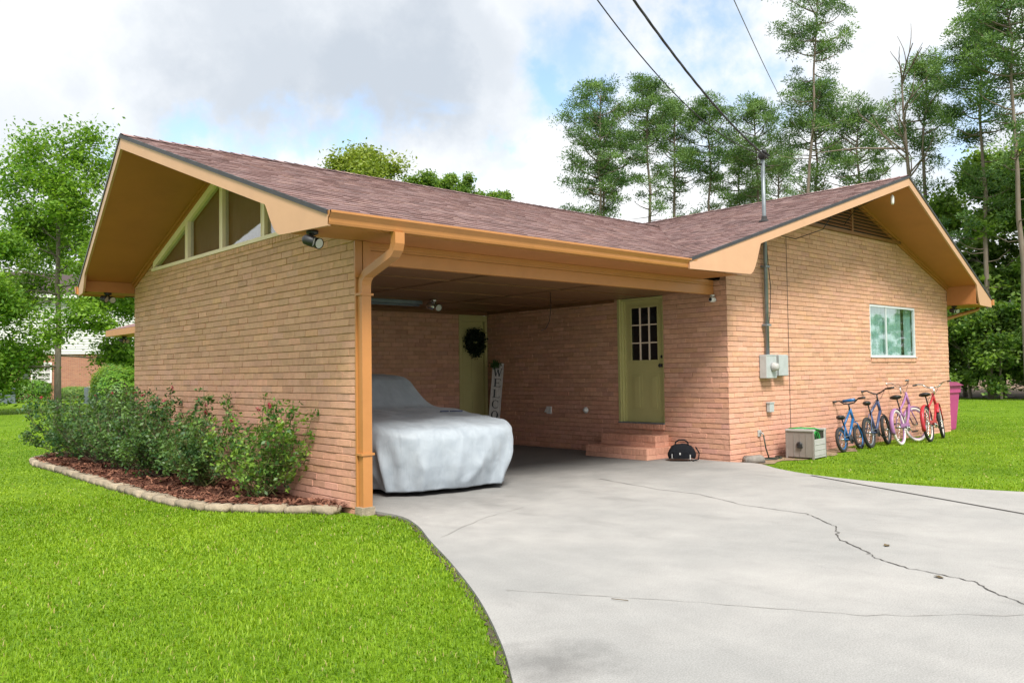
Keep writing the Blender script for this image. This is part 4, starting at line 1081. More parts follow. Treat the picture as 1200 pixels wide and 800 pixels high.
def branchy(rr, p, d, L, r, depth, tubes, tips, up=.15, spread=.6, nk=3):
    n = 4; pts = [p.copy()]; q = p.copy(); dd = d.copy()
    for i in range(n):
        dd = (dd+Vector((rr.gauss(0, .12), rr.gauss(0, .12), rr.gauss(0, .08)+up*.25))).normalized(); q = q+dd*L/n; pts.append(q.copy())
    tubes.append((pts, [r*(1-.55*i/n) for i in range(n+1)]))
    if depth == 0: tips.append((pts[-1], dd)); tips.append((pts[2], dd)); return
    for k in range(nk):
        i = rr.choice((2, 3, 4)); a = rr.uniform(0, 2*PI); o_ = dd.orthogonal().normalized(); o_ = Matrix.Rotation(a, 3, dd) @ o_
        branchy(rr, pts[i], (dd+o_*spread+Vector((0,0,up))).normalized(), L*rr.uniform(.55, .78), r*.5, depth-1, tubes, tips, up, spread, nk)
def broadleaf(name, label, loc, H, cr, crown_lo, leafm, seed, nleaf, lsize, group=None, barkm='bark', r0=.12, squash=1., trunk_lo=None, cat='tree', pyr=False):
    rr = random.Random(seed); rs_ = np.random.RandomState(seed)
    t = thing(name, label, cat, loc, rr.uniform(0, 6), group)
    tubes, tips = [], []
    trunk = [Vector((rr.gauss(0, .02)*H*.3*i/6, rr.gauss(0, .02)*H*.3*i/6, H*.9*i/6)) for i in range(7)]
    tubes.append((trunk, [r0*(1-.8*i/6)+.01 for i in range(7)]))
    nb = 28 if pyr else 16
    for i in range(nb):
        f = crown_lo+(1-crown_lo)*(i/nb)**.9*.92; z = f*H
        j = min(int(f/.9*6), 5); base_ = trunk[j].lerp(trunk[j+1], min(max(f/.9*6-j, 0), 1))
        a = i*2.4+rr.uniform(-.3, .3); g = (f-crown_lo)/(1-crown_lo)
        Lb = cr*(math.sin(PI*min(1, g*.85+.2))**.7)*rr.uniform(.6, .95)
        if pyr: Lb = cr*(.62 if g < .12 else 1.)*(1-.86*g)*rr.uniform(.75, 1.05)+.25
        branchy(rr, base_, Vector((math.cos(a), math.sin(a), (.02 if pyr else .25)+.6*g)).normalized(), Lb*.62, r0*.34*(1-g*.6), 2, tubes, tips, .02 if pyr else .12, .65)
    mb = MB()
    for pts, rads in tubes: mb.tube(pts, 0, 6 if rads[0] > .05 else 4, rads=rads, caps=False)
    mb.build('trunk', M[barkm], t, fix=False)
    P = np.array([tp[0][:] for tp in tips]); m = len(P)
    clump = rs_.uniform(.35, 1.3, m)*((.15+np.hypot(P[:, 0], P[:, 1])/cr)*(1.3-P[:, 2]/H) if pyr else 1.); pr = clump/clump.sum()
    idx = rs_.choice(m, nleaf, p=pr); sig = cr*.10*squash
    C_ = P[idx]+np.clip(rs_.normal(0, 1, (nleaf, 3)), -1.9, 1.9)*sig*np.array([1, 1, .75])*rs_.uniform(.4, 1.3, m)[idx][:, None]
    V, F = leaf_quads(C_, lsize, seed, .5)
    tone = rs_.uniform(.1, .9, m)[idx]; tt = np.clip(tone+rs_.normal(0, .2, nleaf), 0, 1)
    np_mesh('crown', V, F, tt, M[leafm], t)
    return t

def pine(label, loc, H, cr, seed, lean=(0, 0), crown_lo=.45, nl=34, dens=1., group='pines behind the house', r0=.17, flat=.5, dead=6):
    rr = random.Random(seed); rs_ = np.random.RandomState(seed)
    t = thing('pine_tree', label, 'pine tree', loc, 0, group)
    nseg = 9; trunk = []
    for i in range(nseg+1):
        f = i/nseg; trunk.append(Vector((lean[0]*f+rr.gauss(0, .06)*f*1.5, lean[1]*f+rr.gauss(0, .06)*f*1.5, H*.97*f)))
    mb = MB(); mb.tube(trunk, 0, 8, rads=[r0*(1-.78*i/nseg) for i in range(nseg+1)])
    def at(f):
        f = min(max(f, 0), .999)*nseg; j = int(f); return trunk[j].lerp(trunk[j+1], f-j)
    cl = []
    dome = crown_lo+(1-crown_lo)*.50; nd = int(nl*.72)
    for i in range(nl):
        a = i*2.4+rr.uniform(-.5, .5)
        if i < nd:          # rounded head
            g = (i+rr.random())/nd; f = dome+(1-dome)*g*.97
            L = cr*math.sqrt(max(.16, 1-((g-.35)/.69)**2))*rr.uniform(.6, 1.08)
        else:               # few ragged limbs below it
            g = .1; f = crown_lo+(dome-crown_lo)*rr.random(); L = cr*rr.uniform(.3, .85)
        p = at(f); d = Vector((math.cos(a), math.sin(a), rr.uniform(-.35, .1)+.9*g*g)).normalized(); pts = [p.copy()]; q = p.copy(); n = 5
        for k in range(n):
            d = (d+Vector((rr.gauss(0, .14), rr.gauss(0, .14), rr.gauss(0, .1)+.15))).normalized(); q = q+d*L/n; pts.append(q.copy())
        mb.tube(pts, 0, 5, rads=[.040*(1-.75*k/n)*(.6+L/cr*.6) for k in range(n+1)], caps=False)
        for k in range(2, n+1):
            for _ in range((1 if rr.random() < (.15 if i >= nd else .62)*dens else 0)+(2 if k == n else 0)):
                sd = Vector((rr.gauss(0, 1), rr.gauss(0, 1), rr.gauss(.25, .4))).normalized()*rr.uniform(.15, .6)*(.6+.25*L)
                e = pts[k]+sd
                if rr.random() < .5: mb.tube([pts[k], e], 0, 3, rads=[.014, .008], caps=False)
                cl.append(e)
    for i in range(dead):
        f = crown_lo*rr.uniform(.6, 1.05); p = at(f); a = rr.uniform(0, 6.28); d = Vector((math.cos(a), math.sin(a), rr.uniform(-.1, .3))); L = rr.uniform(.5, 1.8)
        mb.tube([p, p+d*L*.5, p+d*L+Vector((0, 0, rr.uniform(-.1, .35)))], 0, 4, rads=[.03, .02, .008], caps=False)
    mb.build('trunk', M['bark_pine'], t, fix=False)
    C0 = np.array([c[:] for c in cl]); m = len(C0); K = 150
    rad = rs_.uniform(.28, .60, m)
    d = rs_.normal(0, 1, (m, K, 3)); d[..., 2] = d[..., 2]*.7+.35; d /= np.linalg.norm(d, axis=2)[..., None]
    c = C0[:, None, :]+d*rad[:, None, None]*rs_.uniform(0, 1., (m, K, 1))**.6*np.array([1.1, 1.1, .85])
    tip = c+d*rs_.uniform(.07, .15, (m, K, 1)); s_ = np.cross(d, rs_.normal(0, 1, (m, K, 3))); s_ /= np.linalg.norm(s_, axis=2)[..., None]; s_ *= .028
    V = np.stack([c-s_, c+s_, tip], 2).reshape(-1, 3); F3_ = np.arange(m*K*3).reshape(-1, 3)
    tt = np.clip(np.repeat(rs_.uniform(.1, .95, m), K)+rs_.normal(0, .2, m*K)+.15*d[..., 2].ravel(), 0, 1)
    np_mesh('crown', V, None, [], M['pine'], t, F3_, tt)
    return t

PN = [  # x, y, H, crown radius, crown_lo, lean, label
 ((29.75, 23.72), 17.3, 2.5, .36, (.4, -.3), 40, 'bushy dark pine leftmost of the row above the roof ridge'),
 ((30.84, 24.0), 15.6, 2.0, .40, (0, 0), 24, 'slim pine trunk just right of the leftmost bushy pine'),
 ((33.26, 22.67), 18.1, 2.1, .58, (.1, .1), 30, 'straight pine with rounded top, second crown from the left over the roof'),
 ((35.5, 23.04), 17.4, 2.3, .42, (.5, -.3), 34, 'pine with spreading lower limbs right beside the rounded second crown'),
 ((36.79, 21.26), 17.4, 2.0, .50, (.3, -.2), 32, 'pine behind the power cable, left of the steel service mast'),
 ((42.1, 22.3), 15.5, 2.1, .45, (0, 0), 30, 'lower hazier pine between the power cable and the service mast'),
 ((40.08, 19.86), 17.5, 2.2, .58, (0, 0), 30, 'round-headed pine directly behind the service mast'),
 ((45.82, 21.95), 16.0, 2.4, .40, (.4, 0), 30, 'low wide pine just right of the service mast'),
 ((33.9, 14.0), 21.8, 2.3, .60, (1.2, -.9), 30, 'tallest leaning pine whose top leaves the picture above the right roof'),
 ((37.29, 14.63), 16.4, 2.4, .58, (0, 0), 28, 'pine with drooping clumps right behind the tallest leaning pine'),
 ((38.13, 12.95), 14.9, 2.9, .48, (.2, -.2), 34, 'flat-topped broad pine left of the bare snag'),
 ((35.63, 8.67), 16.1, 1.8, .52, (.5, -.2), 26, 'narrow pine leaning beside the bare snag'),
 ((33.65, 5.32), 16.0, 2.0, .40, (.2, 0), 36, 'tall ragged pine over the dense wood on the right'),
 ((32.06, 3.45), 16.6, 2.3, .55, (-.2, .1), 36, 'rightmost tall pine at the edge of the picture'),
]
for i, (p, H, cr, lo, ln, nl, lab) in enumerate(PN):
    pine(lab, (p[0], p[1], GZ-.05), H, cr*.92, 100+i, ln, lo, int(nl*1.15), r0=.13+.012*(i % 4))
# bare snag
rr = random.Random(44); t = thing('dead_tree', 'bare leafless snag with forked grey branches above the right roof peak', 'dead tree', (34.53, 8.72, GZ-.05))
mb = MB(); tubes, tips = [], []
tr = [Vector((.15*math.sin(i*.6), .1*math.cos(i*.8), 15.2*i/8)) for i in range(9)]
tubes.append((tr, [.2*(1-.85*i/8) for i in range(9)]))
for i in range(13):
    f = rr.uniform(.55, .98); j = min(int(f*8), 7); p = tr[j].lerp(tr[j+1], f*8-j); a = rr.uniform(0, 6.28)
    branchy(rr, p, Vector((math.cos(a), math.sin(a), .9)).normalized(), rr.uniform(1., 2.1), .045, 1, tubes, tips, .25, .5, 2)
tubes.append(([tr[6], tr[6]+Vector((-1.2, 1.8, .2)), tr[6]+Vector((-2.3, 3.4, .1))], [.06, .035, .012]))
for pts, rads in tubes: mb.tube(pts, 0, 5, rads=rads, caps=False)
mb.build('trunk', M['bark_pine'], t, fix=False)

# left lawn tree
broadleaf('maple_tree', 'bright green young tree with slim grey trunk on the left lawn', (8.0, 44.0, GZ) if False else (5.05, 32.2, GZ), 12.1, 4.9, .16, 'leafL', 53, 80000, .085, None, 'bark', .16, 1.0, pyr=True)
# trees behind the carport roof ridge
broadleaf('broadleaf_tree', 'yellow-green broad tree showing above the carport roof ridge', (17.6, 28.4, GZ), 12.9, 3.6, .35, 'leafY', 61, 34000, .090, 'trees behind the carport roof')
broadleaf('broadleaf_tree', 'small grey-green treetop at the left end of the carport ridge trees', (17.9, 34.5, GZ), 12.9, 1.6, .5, 'leafD', 62, 10000, .085, 'trees behind the carport roof')
broadleaf('broadleaf_tree', 'darker green tree just right of the yellow-green one over the ridge', (21.0, 27.5, GZ), 11.9, 2.4, .45, 'leafD', 63, 24000, .085, 'trees behind the carport roof')
broadleaf('broadleaf_tree', 'round green tree in the middle of the ridge treetops', (24.6, 30.4, GZ), 13.2, 1.9, .5, 'leafD', 64, 16000, .085, 'trees behind the carport roof')
broadleaf('broadleaf_tree', 'open-crowned tree right of the round green one over the ridge', (26.6, 30.9, GZ), 13.4, 1.9, .5, 'leafD', 65, 14000, .085, 'trees behind the carport roof')
broadleaf('broadleaf_tree', 'rightmost treetop where the carport ridge runs down to the sky', (29.3, 31.0, GZ), 13.2, 1.8, .5, 'leafD', 66, 12000, .085, 'trees behind the carport roof')
# far left trees behind neighbour
broadleaf('broadleaf_tree', 'dark tree behind the neighbour house at the left picture edge', (2.5, 72.0, GZ), 13.5, 4.5, .2, 'leafD', 71, 14000, .17, 'dark trees behind the neighbour house')
broadleaf('broadleaf_tree', 'dark tree behind the neighbour house beside the long overhanging eave', (15.5, 73.0, GZ), 15.5, 5.2, .2, 'leafD', 72, 16000, .17, 'dark trees behind the neighbour house')
# dense wood on the right
protos = [broadleaf('woodland_tree', 'tall dense green tree standing right of the roof end', (36.0, 6.0, GZ), 11.5, 3.3, .12, 'leafD', 81, 17000, .115, 'dense trees of the wood on the right', r0=.14),
          broadleaf('woodland_tree', 'leafy tree with pale gaps near the right picture edge', (35.0, 2.2, GZ), 12.5, 3.4, .15, 'leafD', 82, 15000, .115, 'dense trees of the wood on the right', r0=.13),
          broadleaf('woodland_shrub', 'bright green understory shrub at the foot of the wood', (33.6, 4.9, GZ), 3.6, 2.0, .05, 'leafD', 83, 9000, .085, 'understory shrubs along the wood edge', r0=.05, cat='shrub')]
wood = [(0, 38.5, 8.8, 1.5, .8, 'lower leafy tree just behind the right roof corner'), (1, 38.6, 5.0, 2.2, 1.0, 'tree filling the second row of the wood by the roof end'),
        (0, 37.0, .2, 3.4, 1.0, 'broad tree of the wood at the right frame edge'), (1, 39.5, 1.8, .8, 1.15, 'taller tree in the back row of the wood near the right edge'),
        (0, 41.5, 7.5, 2.8, 1.1, 'back-row tree of the wood behind the roof corner'), (1, 41.0, 12.5, 4.4, .85, 'back-row tree hidden mostly by the right roof'),
        (0, 44., 3.6, 5.4, 1.2, 'farthest tree of the wood, third row'), (1, 36.5, -3.5, 1.1, 1.0, 'tree beyond the right frame edge, nearest of the wood'),
        (0, 38.5, -7.0, 4.1, 1.1, 'second tree beyond the right frame edge'), (1, 43.0, -3., 2.9, 1.2, 'back-row tree beyond the right frame edge')]
for pi, x, y, a, sc, lab in wood: copy_tree(protos[pi], (x, y, GZ), a, lab, sc)
shr = [(34.2, 6.3, .9, 1.1, 'dark shrub at the wood foot just right of the magenta bin'), (34.6, 8.0, 2.2, 1.2, 'shrub half hidden behind the house corner'),
       (34.4, 3.2, 3.3, 1.25, 'tall fresh green shrub by the right picture edge'), (34.5, 1.4, 4.4, 1.0, 'low shrub at the far right foot of the wood'),
       (35.6, 5.4, 5.2, 1.5, 'large shrub behind the understory row by the roof end'), (35.8, 2.4, .4, 1.5, 'large shrub behind the understory row at the right'),
       (35.0, -.8, 1.7, 1.3, 'shrub beyond the right frame edge at the wood foot'), (36.2, 7.2, 1.1, 1.6, 'large dark shrub behind the house corner'), (35.6, -3.2, 2.9, 1.4, 'outermost shrub along the wood edge')]
for x, y, a, sc, lab in shr: copy_tree(protos[2], (x, y, GZ), a, lab, sc)
# trees across the street (mirrored in the window glass)
for j, (x, y, a, sc) in enumerate([(60, -16.5, 1, .50), (59, -19.6, 2, .46), (60, -22.4, 3, .50), (58, -25.5, 4, .58), (63, -13.5, 5, .55), (64, -21, 0, .55)]):
    copy_tree(protos[j % 2], (x, y, GZ), a, ['nearest small tree across the street right of the driveway', 'shortest tree across the street closest to the wood', 'tree across the street straight down the right lawn', 'tree behind the first row across the street', 'tree across the street nearest the wood edge', 'farthest tree across the street'][j], sc, 'trees across the street')

# ------------------------------------------------------------------ bushes in the bed
def bush(name, label, loc, rx, ry, H, nstem, nleaf, ls, lm, seed, stemm='twig', flowers=0, cat='bush', group=None, sparse=.0, shape='rose'):
    rr = random.Random(seed); rs_ = np.random.RandomState(seed)
    t = thing(name, label, cat, loc, 0, group); mb = MB(); P = []
    for i in range(nstem):
        a = rr.uniform(0, 6.28); rad = math.sqrt(rr.random()); hh = H*(rr.uniform(.45, .95) if rr.random() < .8 else rr.uniform(.95, 1.12))*(1-.2*rad*rad)
        b = Vector((rr.gauss(0, .07), rr.gauss(0, .07), 0)); e = Vector((math.cos(a)*rad*rx, math.sin(a)*rad*ry, hh))
        pts = []
        for k in range(7):
            f = k/6; q = b.lerp(e, f); q.x -= (b.x-e.x)*.45*f*(1-f)*2; q.y -= (b.y-e.y)*.45*f*(1-f)*2; q.z += H*.02*math.sin(f*PI); q += Vector((rr.gauss(0, .012), rr.gauss(0, .012), 0)); pts.append(q)
        mb.tube(pts, 0, 4, rads=[.007*(1-.65*k/6) for k in range(7)], caps=False)
        for k in range(2, 7):
            for _ in range(3):
                d = Vector((rr.gauss(0, 1), rr.gauss(0, 1), rr.gauss(.3, .6))).normalized()*rr.uniform(.05, .20)
                s0 = pts[k-1].lerp(pts[k], rr.random()); mb.tube([s0, s0+d*.6, s0+d], 0, 3, rads=[.0028, .002, .0012], caps=False)
                w = (.6 if k < 3 else 1.); P.append((*(s0+d*rr.uniform(.4, 1)), w))
    mb.build('stems', M[stemm], t, fix=False)
    P = np.array(P); pr = P[:, 3]*rs_.uniform(.3, 1.6, len(P)); pr /= pr.sum()
    idx = rs_.choice(len(P), nleaf, p=pr); C_ = P[idx, :3]+rs_.normal(0, .032, (nleaf, 3))
    C_[:, 2] = np.maximum(C_[:, 2], .05)
    V, F = leaf_quads(C_, ls, seed, .3)
    tone = rs_.uniform(0, .75, len(P))[idx]; np_mesh('foliage', V, F, np.clip(tone+rs_.normal(0, .15, nleaf), 0, 1), M[lm], t)
    if flowers:
        top = P[np.argsort(-P[:, 2])[:max(flowers*5, 20)]]; fl = top[rs_.choice(len(top), flowers)]
        for q in fl:
            n = 16; c = np.repeat(q[None, :3]+np.array([[0, 0, .02]]), n, 0)+rs_.normal(0, .009, (n, 3)); V, F = leaf_quads(c, .016, seed+int(q[0]*50), .2)
            np_mesh('bloom', V, F, rs_.uniform(0, 1, n), M['petal'], t)
    return t
gb = 'rose bushes in the mulch bed'
bush('rose_bush', 'nearest airy light green rose bush with pink blooms before the brick wall', (-.28, 1.50, .02), .55, .92, 1.12, 34, 3900, .027, 'rose_leaf_y', 201, 'twig2', 7, group=gb)
bush('rose_bush', 'second rose bush from the downspout, darker with reddish shoot tips', (-.36, 2.85, .02), .66, .80, 1.12, 34, 5200, .026, 'rose_leaf', 202, 'twig2', 4, group=gb)
bush('rose_bush', 'third rose bush, wide and dark with tangled canes', (-.36, 4.25, .02), .72, .66, 1.10, 34, 5600, .026, 'rose_leaf', 203, 'twig', 3, group=gb)
bush('rose_bush', 'fourth rose bush, dark green in the middle of the far half of the bed', (-.38, 5.5, .02), .72, .70, 1.10, 34, 5600, .026, 'rose_leaf', 204, 'twig', 4, group=gb)
bush('rose_bush', 'fifth rose bush, dense and dark by the wall end', (-.38, 6.8, .02), .78, .75, 1.12, 36, 6000, .027, 'rose_leaf', 205, 'twig', 3, group=gb)
bush('rose_bush', 'farthest rose bush, rounded and dark at the curved end of the bed', (-.42, 8.15, .02), .85, .85, 1.12, 38, 6500, .028, 'rose_leaf', 206, 'twig', 2, group=gb)
# clipped hedge at the far wall corner
def hedge(label, loc, sx, sy, H, n, seed, ls=.03, m='hedge', name='hedge_bush'):
    rs_ = np.random.RandomState(seed); t = thing(name, label, 'bush', loc)
    mb = MB()
    for i in range(9): mb.tube([(rnd.gauss(0, sx*.3), rnd.gauss(0, sy*.3), 0), (rnd.gauss(0, sx*.4), rnd.gauss(0, sy*.4), H*.8)], .02, 5)
    mb.build('stems', M['twig'], t)
    d = rs_.normal(0, 1, (n, 3)); d /= np.linalg.norm(d, axis=1)[:, None]; d[:, 2] = np.abs(d[:, 2])*1.0
    q = np.sign(d)*np.abs(d)**.75; rad = rs_.uniform(.82, 1.02, n)**1
    lump = np.array([1+.10*mnoise.noise(Vector(v*2.6)) for v in d])
    C_ = q*rad[:, None]*lump[:, None]*np.array([sx, sy, H*.62]); C_[:, 2] += H*.38-.0; lo = rs_.uniform(0, 1, n) < .35; C_[lo, 2] = rs_.uniform(.05, H*.5, lo.sum())
    V, F = leaf_quads(C_, ls, seed, .2, d*1.2); np_mesh('foliage', V, F, np.clip(rs_.normal(.45, .25, n)+.25*d[:, 2], 0, 1), M[m], t); return t
hedge('tall clipped bright green bush hiding the far end of the carport wall', (.98, 10.6, 0), .52, .60, 1.62, 7000, 301)
hedge('rounded green shrub under the neighbour window', (7.68, 49.59, 0), 1.3, .9, 1.35, 6000, 302, .06, 'hedge')
hedge('small yellow flowering shrub beyond the clipped bush', (4.12, 21.63, 0), .7, .7, 1.75, 3500, 303, .05, 'leafY')
hedge('low leafy shrub against the neighbour brick wall behind the bed', (10.03, 49.04, 0), 1.0, .8, .9, 3500, 304, .06, 'leafD')

# ------------------------------------------------------------------ neighbour house
nh = thing('brick_house', 'two-storey neighbour house with red brick below and white siding above', 'house', (6.2, 54.9, GZ), R(-10))
def uvbox(name, a, b, m, parent):
    mb = MB(); mb.box(a, b); o = mb.build(name, m, parent); me = o.data; uv = me.uv_layers.new(name='UVMap')
    for p in me.polygons:
        for li in p.loop_indices:
            co = me.vertices[me.loops[li].vertex_index].co; n = p.normal
            uv.data[li].uv = (co.x, co.z) if abs(n.y) > .5 else ((co.y, co.z) if abs(n.x) > .5 else (co.x, co.y))
    return o
uvbox('brick_wall', (-14, 0, -.2), (14, 9, 3.05), M['redbrick'], nh)
mb = MB(); z = 3.05
while z < 6.9: 
    mb.add([(-14.1, -.10, z), (14.1, -.10, z), (14.1, -.07, z+.17), (-14.1, -.07, z+.17)], [(0,1,2,3)]); mb.add([(-14.1, -.07, z), (14.1, -.07, z), (14.1, -.10, z), (-14.1, -.10, z)], [(0,1,2,3)]); z += .17
mb.box((-14.1, -.06, 3.05), (14.1, 9.1, 6.9)); mb.build('siding', M['siding'], nh)
mb = MB(); mb.prism([(-14.5, -.6, 6.9), (-14.5, 9.7, 6.9), (-14.5, 4.5, 8.9)], (29, 0, 0)); mb.build('roof', M['shingle_plain'], nh)
mb = MB(); mb.box((-14.5, -.62, 6.75), (14.5, -.58, 6.95)); mb.build('fascia', M['white'], nh)
def nwin(x0, x1, z0, z1, parent):
    mb = MB()
    for a, b in (((x0, -.13, z0), (x1, -.02, z0+.1)), ((x0, -.13, z1-.1), (x1, -.02, z1)), ((x0, -.13, z0+.1), (x0+.1, -.02, z1-.1)), ((x1-.1, -.13, z0+.1), (x1, -.02, z1-.1)), ((x0+.1, -.12, (z0+z1)/2-.03), (x1-.1, -.03, (z0+z1)/2+.03))): mb.box(a, b)
    for i in (1, 2): 
        x = x0+(x1-x0)*i/3; mb.box((x-.02, -.11, z0+.1), (x+.02, -.04, z1-.1))
    for zz in ((z0*3+z1)/4, (z0+z1*3)/4): mb.box((x0+.1, -.105, zz-.02), (x1-.1, -.045, zz+.02))
    w = mb.build('window', M['white'], parent); mb = MB(); mb.box((x0+.05, -.035, z0+.05), (x1-.05, -.03, z1-.05)); mb.build('pane', M['pane_l'], w)
M['pane_l'] = mat('curtained_pane', (.35, .33, .33), .15, .3, 2)
nwin(2.6, 3.8, 1.15, 2.5, nh); nwin(-6.0, -4.5, 1.15, 2.5, nh); nwin(8.35, 9.3, 1.7, 2.95, nh); nwin(2.8, 4.2, 4.4, 5.9, nh)
mb = MB(); mb.box((2.0, -.08, 1.1), (2.54, -.02, 2.52)); mb.build('shutter', M['shutter'], nh)
mb = MB(); mb.box((-6.6, -.08, 1.1), (-6.05, -.02, 2.52)); mb.build('shutter', M['shutter'], nh)
def ac(label, loc):
    t = thing('air_conditioner', label, 'air conditioner', loc, .2, 'air conditioners by the neighbour house'); mb = MB(); mb.bevbox((-.45, -.45, 0), (.45, .45, .05), .01); mb.bevbox((-.4, -.4, .06), (.4, .4, .9), .02); mb.build('cabinet', M['ac'], t)
    mb = MB()
    for i in range(15): mb.box((-.405-.004, -.38+i*.052, .12), (-.401, -.36+i*.052, .82)); mb.box((-.38+i*.052, -.409, .12), (-.36+i*.052, -.401, .82))
    mb.build('grille', M['metal_gray'], t); mb = MB(); mb.lathe([(.42, 0), (.42, .03), (.1, .05)], 20, 'Z', (0, 0, .905)); mb.build('fan_cover', M['reelbox_l'], t)
ac('grey air conditioner on the lawn at the left picture edge', (6.25, 48.86, GZ)); ac('blue-grey air conditioner against the neighbour brick wall behind the roses', (9.48, 42.98, GZ))

# ------------------------------------------------------------------ covered car
car = thing('covered_car', 'low sports car under a pale blue-grey fabric cover in the carport', 'car', (1.48, .21, 0), R(-9))
def pl(tab, y):
    if y <= tab[0][0]: return tab[0][1]
    for a, b in zip(tab, tab[1:]):
        if y <= b[0]: t = (y-a[0])/(b[0]-a[0]); return a[1]+(b[1]-a[1])*t
    return tab[-1][1]
hood_t = [(0, .72), (.06, .755), (.18, .785), (.5, .815), (1.0, .85), (1.9, .91), (3.2, .94), (4.2, .92), (4.5, .80)]
cab_t = [(1.80, 0), (1.90, .03), (2.30, .36), (2.42, .405), (2.7, .425), (3.2, .41), (3.7, .20), (4.15, 0)]
def lerp_prof(y): return pl(hood_t, y), 0
NT, NR, NK = 420, 40, 34
outl = []
for i in range(NT):
    a = 2*PI*i/NT; ca, sa = math.cos(a), math.sin(a)
    e = 2/3.6; x = .92*math.copysign(abs(ca)**e, ca); yy = math.copysign(abs(sa)**e, sa)
    y = 2.25+2.25*yy if False else (.85+.85*yy if yy < 0 else 3.75+.72*yy)
    if abs(yy) < .999 and abs(ca) > .2: y = y
    outl.append(Vector((x, y, 0)))
# even arc-length resampling of the closed outline
P_ = outl+[outl[0]]; acc_ = [0]
for a_, b_ in zip(P_, P_[1:]): acc_.append(acc_[-1]+(b_-a_).length)
tot = acc_[-1]; O = []; j = 0
for i in range(NT):
    t_ = tot*i/NT
    while acc_[j+1] < t_: j += 1
    O.append(P_[j].lerp(P_[j+1], (t_-acc_[j])/(acc_[j+1]-acc_[j]+1e-9)))
def sstep(x): x = min(1, max(0, x)); return x*x*(3-2*x)
vs = []; fs = []
zedge = []
for r in range(NR+1):
    u = r/NR
    for i, o_ in enumerate(O):
        c = Vector((0, min(max(o_.y, .95), 3.6), 0)); p = c.lerp(o_, u)
        z = pl(hood_t, p.y)-.035*u**3
        z += pl(cab_t, p.y)*(1-sstep((u-.50)/.36))-.03*u*u*min(1, pl(cab_t, p.y)*3)
        if u > .92: z -= .06*((u-.92)/.08)**2.0
        z += mnoise.noise(Vector((p.x*1.8, p.y*1.8, 3)))*.012-abs(mnoise.noise(Vector((p.x*3.2+p.y*1.2, p.y*1.9, 11))))*.034+.004*mnoise.noise(Vector((p.x*16, p.y*9, 5)))
        if r == NR: zedge.append(z)
        vs.append(Vector((p.x, p.y, z)))
for r in range(NR):
    for i in range(NT): a = r*NT+i; b = r*NT+(i+1) % NT; fs.append((a, b, b+NT, a+NT))
base0 = (NR)*NT
for k_ in range(1, NK+1):
    k = k_/NK
    for i, o_ in enumerate(O):
        n_ = (O[(i+1) % NT]-O[i-1]); n_ = Vector((n_.y, -n_.x, 0)).normalized(); s_ = tot*i/NT
        q = Vector((o_.x*1.6, o_.y*1.6, 0))
        ridge = 1-2*abs(mnoise.noise(Vector((q.x*1.5+k*.25, q.y*1.5, .5*k)))*1.7)
        ridge2 = 1-2*abs(mnoise.noise(Vector((q.x*3.3-k*.5, q.y*3.3, 4+.9*k)))*1.7)
        out = .055*math.sin(k*PI*.62)*1.0-.13*k**1.7+(.042*ridge+.020*ridge2)*min(1, k*1.8)+.006*mnoise.noise(Vector((q.x*9, q.y*9, k*5)))
        hem = .055+.014*mnoise.noise(Vector((q.x*1.3, q.y*1.3, 8)))
        z = zedge[i]+(hem-zedge[i])*k; p = o_+n_*out; vs.append(Vector((p.x, p.y, z)))
for k_ in range(NK):
    for i in range(NT): a = base0+k_*NT+i; b = base0+k_*NT+(i+1) % NT; fs.append((a, b, b+NT, a+NT))
mb = MB(); mb.add(vs, fs, 0, 1., True); cv = mb.build('car_cover', M['cloth'], car, fix=True)
bm = bmesh.new(); bm.from_mesh(cv.data); bmesh.ops.remove_doubles(bm, verts=bm.verts[:], dist=.002); bmesh.ops.recalc_face_normals(bm, faces=bm.faces[:]); bm.to_mesh(cv.data); bm.free()
ms = cv.modifiers.new('soft', 'SMOOTH'); ms.factor = .5; ms.iterations = 1
md = cv.modifiers.new('thick', 'SOLIDIFY'); md.thickness = .004
for x, y in ((-.72, .85), (.72, .85), (-.72, 3.3), (.72, 3.3)):
    mb = MB(); mb.lathe([(.2, -.10), (.29, -.11), (.31, -.07), (.31, .07), (.29, .11), (.2, .10)], 24, 'X', (x, y, .31)); mb.build('wheel', M['rubber'], car)
mb = MB(); mb.bevbox((-.70, .15, .16), (.70, 4.3, .42), .03); mb.build('underbody', M['black'], car)
tag_ = MB()
for k, pts in enumerate([[(-.02, 0), (.05, .02), (.1, .0)], [(.08, -.03), (.16, -.04), (.22, -.07)]]):
    tag_.tube([(.35+x, 1.1+y*2, lerp_prof(1.1)[0]+.012) for x, y in pts], .008, 5)
tag_.build('cover_emblem', M['slate_bike'], car)

